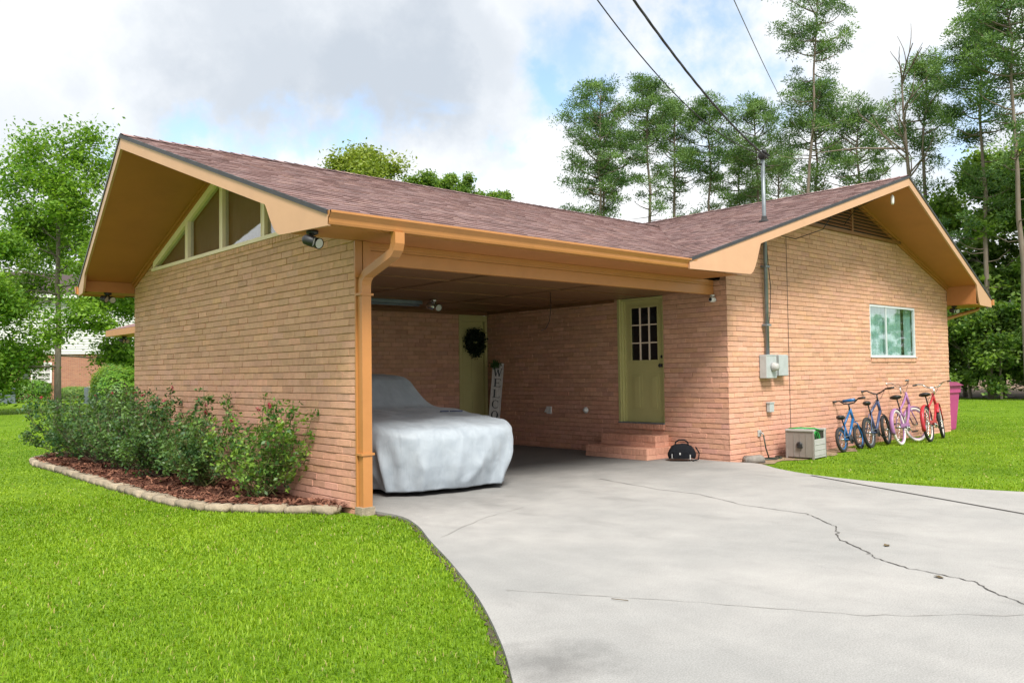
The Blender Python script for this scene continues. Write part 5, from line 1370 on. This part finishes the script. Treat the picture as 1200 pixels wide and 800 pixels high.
# ------------------------------------------------------------------ welcome sign
sg = thing('welcome_sign', 'tall whitewashed board lettered WELCOME leaning in the carport corner', 'sign', (5.72, 4.62, .02), 0, rot=(R(-5), R(5.5), R(-38)))
mb = MB(); HS = 1.52; WS = .21
mb.bevbox((-WS/2, 0, 0), (WS/2, .02, HS), .003); mb.build('board', M['signboard'], sg)
def letter(mb, ch, cx, cz, w, h):
    T = .030; t = .012; y0, y1 = -.004, -.0005
    def bx(a, b, c, d): mb.box((cx+a*w, y0, cz+b*h), (cx+c*w, y1, cz+d*h))
    def st(ax, az, bx_, bz, th):
        a = Vector((cx+ax*w, 0, cz+az*h)); b = Vector((cx+bx_*w, 0, cz+bz*h)); d = (b-a).normalized(); n = Vector((-d.z, 0, d.x))*th/2
        mb.prism([a+n+Vector((0, y0, 0)), b+n+Vector((0, y0, 0)), b-n+Vector((0, y0, 0)), a-n+Vector((0, y0, 0))], (0, y1-y0, 0))
    if ch == 'W':
        st(-.42, .5, -.2, -.5, T*.9); st(-.2, -.5, 0, .35, t); st(0, .35, .2, -.5, T*.9); st(.2, -.5, .42, .5, t); bx(-.55, .46, -.28, .5); bx(.28, .46, .55, .5)
    if ch in 'EL':
        bx(-.3, -.5, -.3+T/w, .5); bx(-.45, -.5, -.05, -.46); bx(-.45, .46, -.1, .5); bx(-.3, -.5, .42, -.44); bx(.36, -.5, .42, -.28)
        if ch == 'E': bx(-.3, .44, .40, .5); bx(.34, .28, .40, .5); bx(-.3, -.03, .2, .03); bx(.16, -.1, .2, .1)
    if ch in 'CO':
        n = 28; vs = []; fs = []; a0, a1 = (R(48), R(318)) if ch == 'C' else (0, 2*PI)
        for i in range(n+1):
            a = a0+(a1-a0)*i/n; co, si = math.cos(a), math.sin(a); th = t+(T-t)*abs(co)**1.3
            if ch == 'C' and co > 0: th = t*1.1
            ro = Vector((co*.42*w, 0, si*.5*h)); ri = Vector((co*(.42*w-th), 0, si*(.5*h-t)))
            for q in (ro, ri): vs += [(cx+q.x, y0, cz+q.z)]
            if i: fs.append((2*i-2, 2*i, 2*i+1, 2*i-1))
        mb.add(vs, fs)
        if ch == 'C': bx(.26, .18, .32, .42)
    if ch == 'M':
        bx(-.45, -.5, -.45+t/w, .5); bx(.45-T/w, -.5, .45, .5); st(-.42, .5, 0, -.35, T*.9); st(0, -.35, .38, .5, t); bx(-.55, -.5, -.3, -.46); bx(.22, -.5, .55, -.46)
mb = MB()
for i, ch in enumerate('WELCOME'): letter(mb, ch, 0, 1.345-i*.2, .16, .155)
mb.build('lettering', M['black'], sg, fix=False)
rs_ = np.random.RandomState(5); C_ = rs_.normal(0, 1, (260, 3))*np.array([.05, .02, .045])+np.array([-.06, -.03, HS-.04]); V, F = leaf_quads(C_, .022, 5)
np_mesh('leaf_spray', V, F, rs_.uniform(0, .6, 260), M['rose_leaf'], sg)
# wreath
wr = thing('wreath', 'round dark evergreen wreath hanging on the back carport door', 'wreath', (5.80, D2+.005, 1.93))
a = rs_.uniform(0, 2*PI, 2600); b = rs_.normal(0, .055, (2600, 3)); C_ = np.stack([np.cos(a)*.15, np.zeros(2600)-.03, np.sin(a)*.17], 1)+b*np.array([1, .5, 1])
V, F = leaf_quads(C_, .024, 6); M['wreath'] = leaf_mat('wreath_sprigs', (.008, .02, .010), (.03, .05, .02), .1)
np_mesh('foliage', V, F, rs_.uniform(0, .8, 2600), M['wreath'], wr)
mb = MB(); mb.tube([(math.cos(i*PI/12)*.15, -.02, math.sin(i*PI/12)*.17) for i in range(24)], .02, 6, closed=True); mb.build('ring', M['twig'], wr)
# duffel bag
bg = thing('duffel_bag', 'small black nylon bag with handles beside the brick steps', 'bag', (5.83, .42, .0), R(-52))
bm = bmesh.new(); bmesh.ops.create_cube(bm, size=1); bmesh.ops.subdivide_edges(bm, edges=bm.edges[:], cuts=7, use_grid_fill=True)
for v in bm.verts:
    p = v.co*2; q = p.normalized()*max(abs(p.x), abs(p.y), abs(p.z)); p = p.lerp(q, .45)
    tz = (p.z+1)/2; k = 1-.28*tz**2; v.co = Vector((p.x*.22*k, p.y*.13*k, .02+tz*.215+(.02*math.cos(p.x*2)))) ; v.co += mnoise.noise_vector(v.co*14)*.012
mb = MB(); mb.bm(bm, 0, 1., True); mb.build('bag_body', M['bag'], bg)
mb = MB(); 
for s_ in (-.05, .05): mb.tube([(-.10, s_, .21), (-.09, s_, .27), (-.04, s_*.6, .305), (.04, s_*.6, .305), (.09, s_, .27), (.10, s_, .21)], .009, 6)
mb.tube([(.2, 0, .2), (.25, -.03, .12), (.24, -.06, .03), (.15, -.14, .012)], .01, 6)
mb.build('handle', M['bag'], bg)
mb = MB(); mb.bevbox((-.13, -.155, .04), (.10, -.11, .15), .012); mb.build('pocket', M['bag'], bg)
mb = MB(); mb.box((-.04, -.158, .10), (-.02, -.1555, .13)); mb.box((.11, -.145, .03), (.125, -.13, .10)); mb.box((-.15, -.15, .05), (-.14, -.13, .11)); mb.build('buckle', M['reelbox_l'], bg)

# splash block
t = MB(); bm = bmesh.new(); bmesh.ops.create_cube(bm, size=1)
for v in bm.verts: v.co = Vector((v.co.x*.30*(1-.12*(v.co.z > 0)), v.co.y*.20*(1-.15*(v.co.z > 0)), v.co.z*.11+.055))
bmesh.ops.bevel(bm, geom=bm.edges[:], offset=.015, segments=2, affect='EDGES'); bmesh.ops.subdivide_edges(bm, edges=bm.edges[:], cuts=1, use_grid_fill=True)
for v in bm.verts: v.co += mnoise.noise_vector(v.co*15)*.008
t.bm(bm, 0, 1., True); o = t.build('stone_block', M['stone_g'] if 'stone_g' in M else mat('grey_stone', (.22, .20, .18), .9, .3, 12, .6, 60)); tag(o, 'rough grey stone block on the slab edge at the house corner', 'stone block'); o.location = (6.42, -.42, -.03); o.rotation_euler = (.03, -.04, R(-35))

# hose reel box
hb = thing('hose_box', 'taupe resin hose reel box with coiled green hose by the brick wall', 'hose box', (7.36, -.86, GZ), R(6))
mb = MB(); X, Y, Z = .48, .44, .45
mb.bevbox((0, .02, .03), (.02, Y-.02, Z-.03), .004)         # long side facing -x
mb.bevbox((X-.02, .02, .03), (X, Y-.02, Z-.03), .004)
mb.bevbox((.02, Y-.03, .03), (X-.02, Y-.01, Z-.03), .004)
for y in (0., Y-.03): 
    for x in (-.004, X-.03): mb.bevbox((x, y, 0), (x+.034, y+.03, Z-.02), .005)
for i in range(1, 4): mb.box((-.006, .02+i*.095, .05), (-.0005, .028+i*.095, Z-.06))
mb.build('cabinet', M['reelbox'], hb)
mb = MB(); mb.bevbox((.0, .0, .02), (X, .02, .30), .004)
for i in range(3): mb.box((.04, -.006, .06+i*.08), (X-.04, -.0005, .065+i*.08))
mb.bevbox((.0, .001, .30), (.03, .02, Z-.02), .003); mb.bevbox((X-.06, .001, .30), (X, .02, Z-.02), .003); mb.build('front_panel', M['reelbox_l'], hb)
mb = MB(); mb.bevbox((-.015, -.0, Z-.03), (.07, Y, Z), .006); mb.bevbox((X-.07, 0, Z-.03), (X+.015, Y, Z), .006); mb.bevbox((.07, Y-.14, Z-.03), (X-.07, Y, Z), .006); mb.build('lid', M['reelbox_l'], hb)
mb = MB()
for k in range(9):
    r_ = .13+.012*(k % 3); y_ = .06+k*.036; mb.tube([(X/2+math.cos(i*PI/10)*r_, y_, .28+math.sin(i*PI/10)*r_) for i in range(20)], .012, 6, closed=True)
mb.tube([(.05, .40, Z+.005), (.02, .30, Z+.015), (.05, .2, Z+.02), (.15, .05, Z+.015), (.28, .03, Z-.02)], .011, 6)
mb.build('hose', M['hose'], hb)
mb = MB(); mb.lathe([(.045, 0), (.045, -.015), (.02, -.02)], 12, 'X', (-.001, .22, .22)); mb.bevbox((-.03, .17, .17), (-.005, .25, .20), .004); mb.build('crank', M['black'], hb)
hz_ = MB(); pts = [(7.1+.5*math.sin(i*.5)*.6, YB-.10-.12*math.cos(i*.9), GZ+.02) for i in range(14)]
hz_.tube(smooth(pts, 3) if False else pts, .011, 6); hz_.tube([(6.90, YB-.08, .34), (6.92, YB-.10, .15), (7.0, YB-.10, .0), (7.1, YB-.12, GZ+.02)], .011, 6)
o = hz_.build('garden_hose', M['hose_d']); tag(o, 'dark garden hose looped on the soil between tap and hose box', 'hose')

# bin
bn = thing('trash_bin', 'magenta wheeled trash bin behind the far house corner', 'trash bin', (14.375, -.19, GZ), 0)
mb = MB(); prof_ = [(0, .24, .26), (.04, .25, .27), (.75, .31, .33), (.95, .33, .35)]
vs = []; fs = []
for z, a, b in prof_: vs += [(.34-a, .36-b, z), (.34+a, .36-b, z), (.34+a, .36+b, z), (.34-a, .36+b, z)]
for i in range(3): fs += [(4*i+k, 4*i+(k+1)%4, 4*i+4+(k+1)%4, 4*i+4+k) for k in range(4)]
fs.append((0, 3, 2, 1)); mb.add(vs, fs)
mb.bevbox((.0, .0, .80), (.68, .04, .95), .01); mb.build('bin_body', M['bin'], bn)
mb = MB(); vs = [(-.01, -.05, .955), (.72, -.05, .955), (.72, .75, .955), (-.01, .75, .955), (.06, .05, 1.03), (.62, .05, 1.03), (.62, .70, 1.07), (.06, .70, 1.07)]
mb.add(vs, [(0,3,2,1), (4,5,6,7), (0,1,5,4), (1,2,6,5), (2,3,7,6), (3,0,4,7)]); mb.tube([(.1, .77, .98), (.6, .77, .98)], .015, 6); mb.build('lid', M['binlid'], bn)
for x in (.06, .62):
    mb = MB(); mb.lathe([(.05, -.03), (.12, -.03), (.12, .03), (.05, .03)], 18, 'X', (x, .68, .12)); mb.build('wheel', M['rubber'], bn)

# ------------------------------------------------------------------ bicycles (x forward, leaning to the wall)
def bicycle(name, label, loc, yaw, lean, wr_, base, fm, tyre, rim, barh, barw, style, sadh, steer=0., tw=.022):
    t = thing(name, label, 'bicycle', loc, 0, 'bicycles leaning along the brick wall', rot=(-lean, 0, yaw))
    def wheel(cx, st=0.):
        w = MB()
        M_ = Matrix.Rotation(st, 3, 'Z'); c = Vector((cx, 0, wr_))
        ring = lambda r_, k, n: c+M_ @ Vector((math.cos(2*PI*k/n)*r_, 0, math.sin(2*PI*k/n)*r_))
        w.tube([ring(wr_-tw*.9, k, 32) for k in range(32)], tw, 8, closed=True)
        wo = w.build('wheel', M[tyre], t)
        s = MB(); s.tube([ring(wr_-tw*2.0, k, 32) for k in range(32)], tw*.45, 6, closed=True); s.build('rim', M[rim], wo)
        s = MB()
        for k in range(18): s.tube([c+M_ @ Vector((0, (.02 if k % 2 else -.02), 0)), ring(wr_-tw*2, k, 18)], .0017, 3, caps=False)
        s.tube([c+M_ @ Vector((0, -.045, 0)), c+M_ @ Vector((0, .045, 0))], .016, 8); s.build('spokes', M['chrome'], wo)
    wheel(0); wheel(base, steer)
    bb = Vector((base*.40, 0, wr_*.92)); seat = Vector((base*.22, 0, sadh)); st_b = Vector((base*.29, 0, sadh*.78))
    hd_t = Vector((base*.80, 0, barh*.80)); hd_b = Vector((base*.85, 0, barh*.62)); rax = Vector((0, 0, wr_)); fax = Vector((base, 0, wr_))
    f = MB(); R_ = .019 if style != 'mtb' else .021
    f.tube([bb, st_b], R_*.9, 8); f.tube([hd_t+Vector((-.01, 0, .02)), hd_b+Vector((.01, 0, -.03))], R_*1.25, 10)
    if style == 'cruiser':
        mid = lambda a, b, k, dz: a.lerp(b, k)+Vector((0, 0, dz))
        f.tube([hd_t, mid(hd_t, st_b, .35, -.05), mid(hd_t, st_b, .7, -.05), st_b+Vector((0, 0, -.04))], R_, 8)
        f.tube([hd_b, mid(hd_b, bb, .35, -.07), mid(hd_b, bb, .7, -.05), bb], R_*1.15, 8)
    else:
        f.tube([hd_t, st_b], R_, 8); f.tube([hd_b, bb], R_*1.2, 8)
    for s_ in (-1, 1):
        o_ = Vector((0, s_*.045, 0)); f.tube([rax+o_, bb+Vector((-.04, s_*.02, 0)), bb], .010, 6); f.tube([rax+o_, st_b+Vector((-.02, s_*.02, -.02)), st_b], .009, 6)
    f.tube([bb+Vector((0, -.035, 0)), bb+Vector((0, .035, 0))], .024, 10)
    f.build('frame', M[fm], t)
    S = Matrix.Rotation(steer, 3, 'Z')
    rot = lambda v: Vector((base, 0, 0))+S @ (Vector(v)-Vector((base, 0, 0)))
    fk = MB()
    for s_ in (-1, 1): fk.tube([rot(hd_b+Vector((.02, 0, -.05))), rot(hd_b+Vector((.03, s_*.05, -.09))), rot(fax+Vector((0, s_*.05, 0)))], .012, 6)
    fk.build('fork', M[fm] if style != 'mtb' else M['black'], t)
    hb_ = MB(); stem = rot(hd_t+Vector((-.03, 0, .0))); top = rot(Vector((hd_t.x-.02, 0, barh*.92)))
    hb_.tube([stem, top], .014, 8)
    hw_ = barw/2
    if style == 'bmx':
        for s_ in (-1, 1): hb_.tube([top, rot((hd_t.x, s_*.09, barh*.93)), rot((hd_t.x+.01, s_*.16, barh*1.0)), rot((hd_t.x-.01, s_*.22, barh)), rot((hd_t.x-.05, s_*hw_, barh))], .011, 6)
        hb_.tube([rot((hd_t.x+.01, -.15, barh*.985)), rot((hd_t.x+.01, .15, barh*.985))], .010, 6)
    elif style == 'cruiser':
        for s_ in (-1, 1): hb_.tube([top, rot((hd_t.x+.02, s_*.10, barh*.93)), rot((hd_t.x+.01, s_*.19, barh)), rot((hd_t.x-.08, s_*.26, barh*1.01)), rot((hd_t.x-.22, s_*hw_, barh*1.0))], .011, 6)
    else:
        for s_ in (-1, 1): hb_.tube([top, rot((hd_t.x, s_*.10, barh*.96)), rot((hd_t.x-.01, s_*.16, barh)), rot((hd_t.x-.04, s_*hw_, barh))], .0125, 6)
    hbo = hb_.build('handlebar', M['chrome'] if style == 'cruiser' else M['black'], t)
    for s_ in (-1, 1):
        g = MB(); e = (hd_t.x-.22, s_*hw_, barh) if style == 'cruiser' else (hd_t.x-.05, s_*hw_, barh); e0 = Vector(e)-Vector((.04*0, s_*.11, 0)) if style != 'cruiser' else Vector(e)+Vector((.10, -s_*.05, .0))
        g.tube([rot(e0), rot(e)], .017, 8); g.build('grip', M['black'], hbo)
    if style == 'bmx':
        g = MB(); g.tube([rot((hd_t.x+.01, -.10, barh*.985)), rot((hd_t.x+.01, .10, barh*.985))], .028, 10); g.build('bar_pad', M['blue_bike'], hbo)
    sd = MB(); bm = bmesh.new(); bmesh.ops.create_uvsphere(bm, u_segments=16, v_segments=10, radius=1)
    wide = .115 if style == 'cruiser' else .075
    for v in bm.verts:
        x = v.co.x; w = wide*(1-.75*max(0, (x+.35)/1.35)**.8) if x > -.35 else wide; v.co = Vector((x*.135, v.co.y*w, v.co.z*.04+(.012 if x < -.5 else 0)))+seat+Vector((0, 0, .0))
    sd.bm(bm, 0, 1., True); sd.tube([st_b+Vector((0, 0, -.05)), seat+Vector((.0, 0, -.02))], .0125, 8)
    sd.build('saddle', M['black'], t)
    cr = MB(); cr.lathe([(.075, -.004), (.078, 0), (.075, .004)], 20, 'Y', tuple(bb+Vector((0, -.045, 0))))
    cr.tube([bb+Vector((0, -.06, 0)), bb+Vector((.11, -.06, -.09))], .009, 6); cr.tube([bb+Vector((0, .06, 0)), bb+Vector((-.11, .06, .09))], .009, 6)
    co = cr.build('crank', M['black'] if style != 'cruiser' else M['chrome'], t)
    for s_ in (-1, 1):
        p = MB(); c = bb+Vector((.11*-s_, s_*.06, -.09*-s_*-1 if False else (.09 if s_ > 0 else -.09))); p.bevbox(tuple(c+Vector((-.045, s_*.01 if s_ > 0 else -.09, -.012))), tuple(c+Vector((.045, .09 if s_ > 0 else -.01, .012))), .004); p.build('pedal', M['black'], co)
    for s_ in ((-1, 1) if style != 'bmx' else (1,)):
        g = MB(); g.tube([rot((hd_t.x-.04, s_*hw_*.55, barh)), rot((hd_t.x+.10, s_*hw_*.35, barh*.97)), rot((hd_t.x+.09, s_*.03, barh*.84)), tuple(hd_t.lerp(st_b, .25)+Vector((0, s_*.02, .03))), tuple(hd_t.lerp(st_b, .8)+Vector((0, s_*.02, .02)))], .0035, 4); g.build('brake_cable', M['cable'], t)
    ch = MB(); ch.tube([bb+Vector((.02, -.045, .07)), Vector((.0, -.045, wr_+.035)), Vector((-.03, -.045, wr_)), Vector((0, -.045, wr_-.035)), bb+Vector((.02, -.045, -.07)), bb+Vector((.07, -.045, 0))], .005, 4, closed=True); ch.build('chain', M['metal_gray'], t)
    if style == 'cruiser':
        for cx, st, a0, a1 in ((0, 0, 20, 200), (base, steer, 15, 150)):
            fd = MB(); M_ = Matrix.Rotation(st, 3, 'Z'); vs = []; fs = []; n = 18
            for i in range(n+1):
                a = R(a0+(a1-a0)*i/n)
                for j in range(5):
                    b = (j-2)/2; rr_ = wr_+.022-.016*b*b; vs.append(Vector((cx, 0, wr_))+M_ @ Vector((math.cos(a)*rr_, b*.034, math.sin(a)*rr_)))
                if i: fs += [((i-1)*5+j, i*5+j, i*5+j+1, (i-1)*5+j+1) for j in range(4)]
            fd.add(vs, fs, 0, 1., True); o_ = fd.build('fender', M[fm], t, fix=False); m_ = o_.modifiers.new('t', 'SOLIDIFY'); m_.thickness = .003
        cg = MB(); cg.prism([Vector((0, -.055, wr_+.05)), bb+Vector((.06, -.055-bb.y, .08)), bb+Vector((.1, -.055, .0)), bb+Vector((.02, -.055, .02)), Vector((0, -.055, wr_+.01))], (0, .004, 0)); cg.build('chain_guard', M[fm], t)
    return t
zb_ = GZ-.0
bicycle('bicycle', 'small bright blue kids bike with padded handlebar, leftmost by the hose box', (8.74, -.64, zb_), R(5), R(9), .205, .74, 'blue_bike', 'rubber', 'blue_bike', .84, .60, 'bmx', .56, R(0), .026)
bicycle('bicycle', 'slate blue mountain bike with fat black tyres, second from the left', (9.68, -.66, zb_), R(7), R(8), .265, .92, 'slate_bike', 'rubber', 'metal_gray', .98, .62, 'mtb', .76, R(4), .030)
bicycle('bicycle', 'orchid pink cruiser bike with white tyres and turned handlebar', (10.55, -.80, zb_), R(6), R(9), .315, .98, 'pink_bike', 'cream', 'pink_bike', 1.12, .62, 'cruiser', .84, R(-22), .026)
bicycle('bicycle', 'red cruiser bike with white-walled tyres, rightmost near the bin', (11.50, -.92, zb_), R(9), R(8), .33, 1.02, 'red_bike', 'rubber', 'cream', 1.06, .64, 'cruiser', .86, R(8), .027)

# ------------------------------------------------------------------ overhead lines
def wire(name, label, a, b, k, r, sag, twist=0., m='cable', n=80):
    # parabola through a and b with the given sag between them, carried on past b to k times the span
    a, b = Vector(a), Vector(b); P = []
    for i in range(n+1):
        u = k*i/n; q = a.lerp(b, u) if u <= 1 else a+(b-a)*u; q.z -= sag*4*u*(1-u); P.append(q)
    mb = MB()
    if twist:
        for ph in (0, 2.1, 4.2):
            mb.tube([p+Vector((math.cos(i*twist+ph)*r, math.sin(i*twist+ph)*r*.6, math.sin(i*twist+ph)*r)) for i, p in enumerate(P)], r*.8, 5)
    else: mb.tube(P, r, 5)
    o = mb.build(name, M[m]); tag(o, label, 'cable'); return o
top = Vector((7.02, YB-.2, 4.56))
wire('power_cable', 'thick twisted service cable running from the service mast up across the sky', top, (1.81, -2.11, 4.9), 2.4, .013, .13, .5, n=150)
wire('phone_line', 'plain thin black line left of the twisted service cable', top+Vector((-.02, .02, .05)), (1.55, -1.88, 4.9), 2.2, .007, .30)
wire('thin_wire', 'faint thin grey wire at the upper right of the sky', (20, 6.0, 8.7), (4.25, -1.66, 5.77), 1.4, .007, .15, m='metal_gray')

# ------------------------------------------------------------------ world, sun, camera
w = bpy.data.worlds.new('World'); scene.world = w; w.use_nodes = True
nt = w.node_tree; N = nt.nodes; L = nt.links; bg = N['Background']
SUN_EL, SUN_AZ = 53., 207.     # azimuth measured from +Y clockwise
sky = N.new('ShaderNodeTexSky'); sky.sky_type = 'NISHITA'; sky.sun_disc = False; sky.sun_elevation = R(SUN_EL); sky.sun_rotation = R(SUN_AZ)
sky.air_density = 1.; sky.dust_density = 1.2; sky.ozone_density = 1.
tc = N.new('ShaderNodeTexCoord'); sp = N.new('ShaderNodeSeparateXYZ'); L.new(tc.outputs['Generated'], sp.inputs[0])
def mth(op, a, b=None, c=None):
    m = N.new('ShaderNodeMath'); m.operation = op
    for i, v in enumerate((a, b, c)):
        if v is None: continue
        if isinstance(v, (int, float)): m.inputs[i].default_value = v
        else: L.new(v, m.inputs[i])
    return m.outputs[0]
zz = mth('MAXIMUM', mth('ADD', sp.outputs['Z'], .22), .05)
cb = N.new('ShaderNodeCombineXYZ'); L.new(mth('DIVIDE', sp.outputs['X'], zz), cb.inputs[0]); L.new(mth('DIVIDE', sp.outputs['Y'], zz), cb.inputs[1])
def wn(scale, detail, rough, off, dist=0.):
    mp = N.new('ShaderNodeMapping'); mp.inputs['Location'].default_value = off; L.new(cb.outputs[0], mp.inputs[0])
    n = N.new('ShaderNodeTexNoise'); n.inputs['Scale'].default_value = scale; n.inputs['Detail'].default_value = detail; n.inputs['Roughness'].default_value = rough; n.inputs['Distortion'].default_value = dist
    L.new(mp.outputs[0], n.inputs['Vector']); return n.outputs['Fac']
def rg(x, a, b, c=0., d=1.):
    r = N.new('ShaderNodeMapRange'); r.interpolation_type = 'SMOOTHSTEP'
    for i, v in enumerate((a, b, c, d)): r.inputs[1+i].default_value = v
    L.new(x, r.inputs[0]); return r.outputs[0]
nv = N.new('ShaderNodeTexNoise'); nv.inputs['Scale'].default_value = 3.2; nv.inputs['Detail'].default_value = 8; nv.inputs['Roughness'].default_value = .6
L.new(tc.outputs['Generated'], nv.inputs['Vector'])
vs_ = N.new('ShaderNodeVectorMath'); vs_.operation = 'MULTIPLY_ADD'; vs_.inputs[1].default_value = (.62, .62, .62); L.new(nv.outputs['Color'], vs_.inputs[0])
va_ = N.new('ShaderNodeVectorMath'); va_.operation = 'ADD'; L.new(tc.outputs['Generated'], va_.inputs[0]); va_.inputs[1].default_value = (-.31, -.31, -.31)
L.new(va_.outputs[0], vs_.inputs[2])
def blob(d, r0, r1):
    k = N.new('ShaderNodeVectorMath'); k.operation = 'DISTANCE'; k.inputs[1].default_value = Vector(d).normalized(); L.new(vs_.outputs[0], k.inputs[0])
    return rg(k.outputs['Value'], r0, r1, 0., 1.)
GB = ([((0.416, 0.829, 0.372), 0.22, 0.9), ((0.499, 0.788, 0.362), 0.2, 1), ((0.579, 0.720, 0.381), 0.2, 0.75), ((0.346, 0.843, 0.412), 0.2, 0.8), ((0.195, 0.913, 0.357), 0.13, 0.55), ((0.220, 0.950, 0.224), 0.16, 0.5), ((0.872, 0.382, 0.306), 0.11, 0.6), ((0.926, 0.279, 0.256), 0.12, 0.5), ((0.658, 0.694, 0.293), 0.08, 0.3), ((0.696, 0.545, 0.468), 0.25, 0.5)],
      [((0.466, 0.846, 0.260), 0.1, 0.85), ((0.409, 0.877, 0.254), 0.07, 0.6), ((0.734, 0.578, 0.358), 0.13, 0.6), ((0.705, 0.630, 0.327), 0.1, 0.7), ((0.640, 0.719, 0.271), 0.06, 0.6), ((0.302, 0.930, 0.210), 0.1, 0.4), ((0.758, 0.526, 0.386), 0.09, 0.6), ((0.894, 0.314, 0.319), 0.1, 0.5)])   # cloud banks and blue gaps as world directions
GREY = [(d, r*1.25, w_*.9) for d, r, w_ in GB[0]]; BLUE = [(d, r*.95, min(1, w_*1.35)) for d, r, w_ in GB[1]]
shade = rg(wn(.9, 7, .55, (7.7, 4.1, 2), .4), .50, .74, 0., .7)
for d, r, w_ in GREY: shade = mth('MAXIMUM', shade, mth('MULTIPLY', blob(d, r, r*.15), w_))
hole = rg(wn(1.15, 9, .55, (3.3, 1.2, 0), .3), .40, .30, 0., .6)
for d, r, w_ in BLUE: hole = mth('MAXIMUM', hole, mth('MULTIPLY', blob(d, r, r*.15), w_))
cover = mth('SUBTRACT', 1., hole)
ccol = N.new('ShaderNodeMix'); ccol.data_type = 'RGBA'; ccol.inputs[6].default_value = (5.1, 5.2, 5.3, 1); ccol.inputs[7].default_value = (2.5, 2.8, 3.2, 1)
L.new(shade, ccol.inputs[0])
mx = N.new('ShaderNodeMix'); mx.data_type = 'RGBA'; L.new(cover, mx.inputs[0])
skg = N.new('ShaderNodeMix'); skg.data_type = 'RGBA'; skg.blend_type = 'MULTIPLY'; skg.inputs[0].default_value = 1; skg.inputs[7].default_value = (1.25, 1.3, 1.3, 1)
L.new(sky.outputs[0], skg.inputs[6]); L.new(skg.outputs[2], mx.inputs[6]); L.new(ccol.outputs[2], mx.inputs[7])
L.new(mx.outputs[2], bg.inputs['Color']); bg.inputs['Strength'].default_value = .10

sl = bpy.data.lights.new('sun', 'SUN'); sl.energy = 2.5; sl.angle = R(18); sl.color = (1, .95, .87)
so = bpy.data.objects.new('sun', sl); COL.objects.link(so)
az = R(SUN_AZ); el = R(SUN_EL); sd_ = Vector((math.sin(az)*math.cos(el), math.cos(az)*math.cos(el), math.sin(el)))
so.rotation_euler = sd_.to_track_quat('Z', 'Y').to_euler()

C3 = Vector((-4.362, -7.141, 1.337))
cam = bpy.data.cameras.new('camera'); co = bpy.data.objects.new('camera', cam); COL.objects.link(co); scene.camera = co
a, b, r = R(42.061), R(2.157), R(-.822)
fw = Vector((math.sin(a)*math.cos(b), math.cos(a)*math.cos(b), math.sin(b))); rt = Vector((math.cos(a), -math.sin(a), 0)); up = rt.cross(fw)
rt2 = rt*math.cos(r)+up*math.sin(r); up2 = -rt*math.sin(r)+up*math.cos(r)
mt_ = Matrix((rt2, up2, -fw)).transposed().to_4x4(); mt_.translation = C3; co.matrix_world = mt_
cam.sensor_width = 36; cam.lens = 976.04/1200*36; cam.clip_start = .05; cam.clip_end = 1500
scene.view_settings.view_transform = 'Standard'; scene.view_settings.look = 'None'; scene.view_settings.exposure = 1.22; scene.view_settings.gamma = 1
scene.view_settings.use_curve_mapping = False
scene.cycles.max_bounces = 6; scene.cycles.diffuse_bounces = 3; scene.cycles.glossy_bounces = 3; scene.cycles.transparent_max_bounces = 6
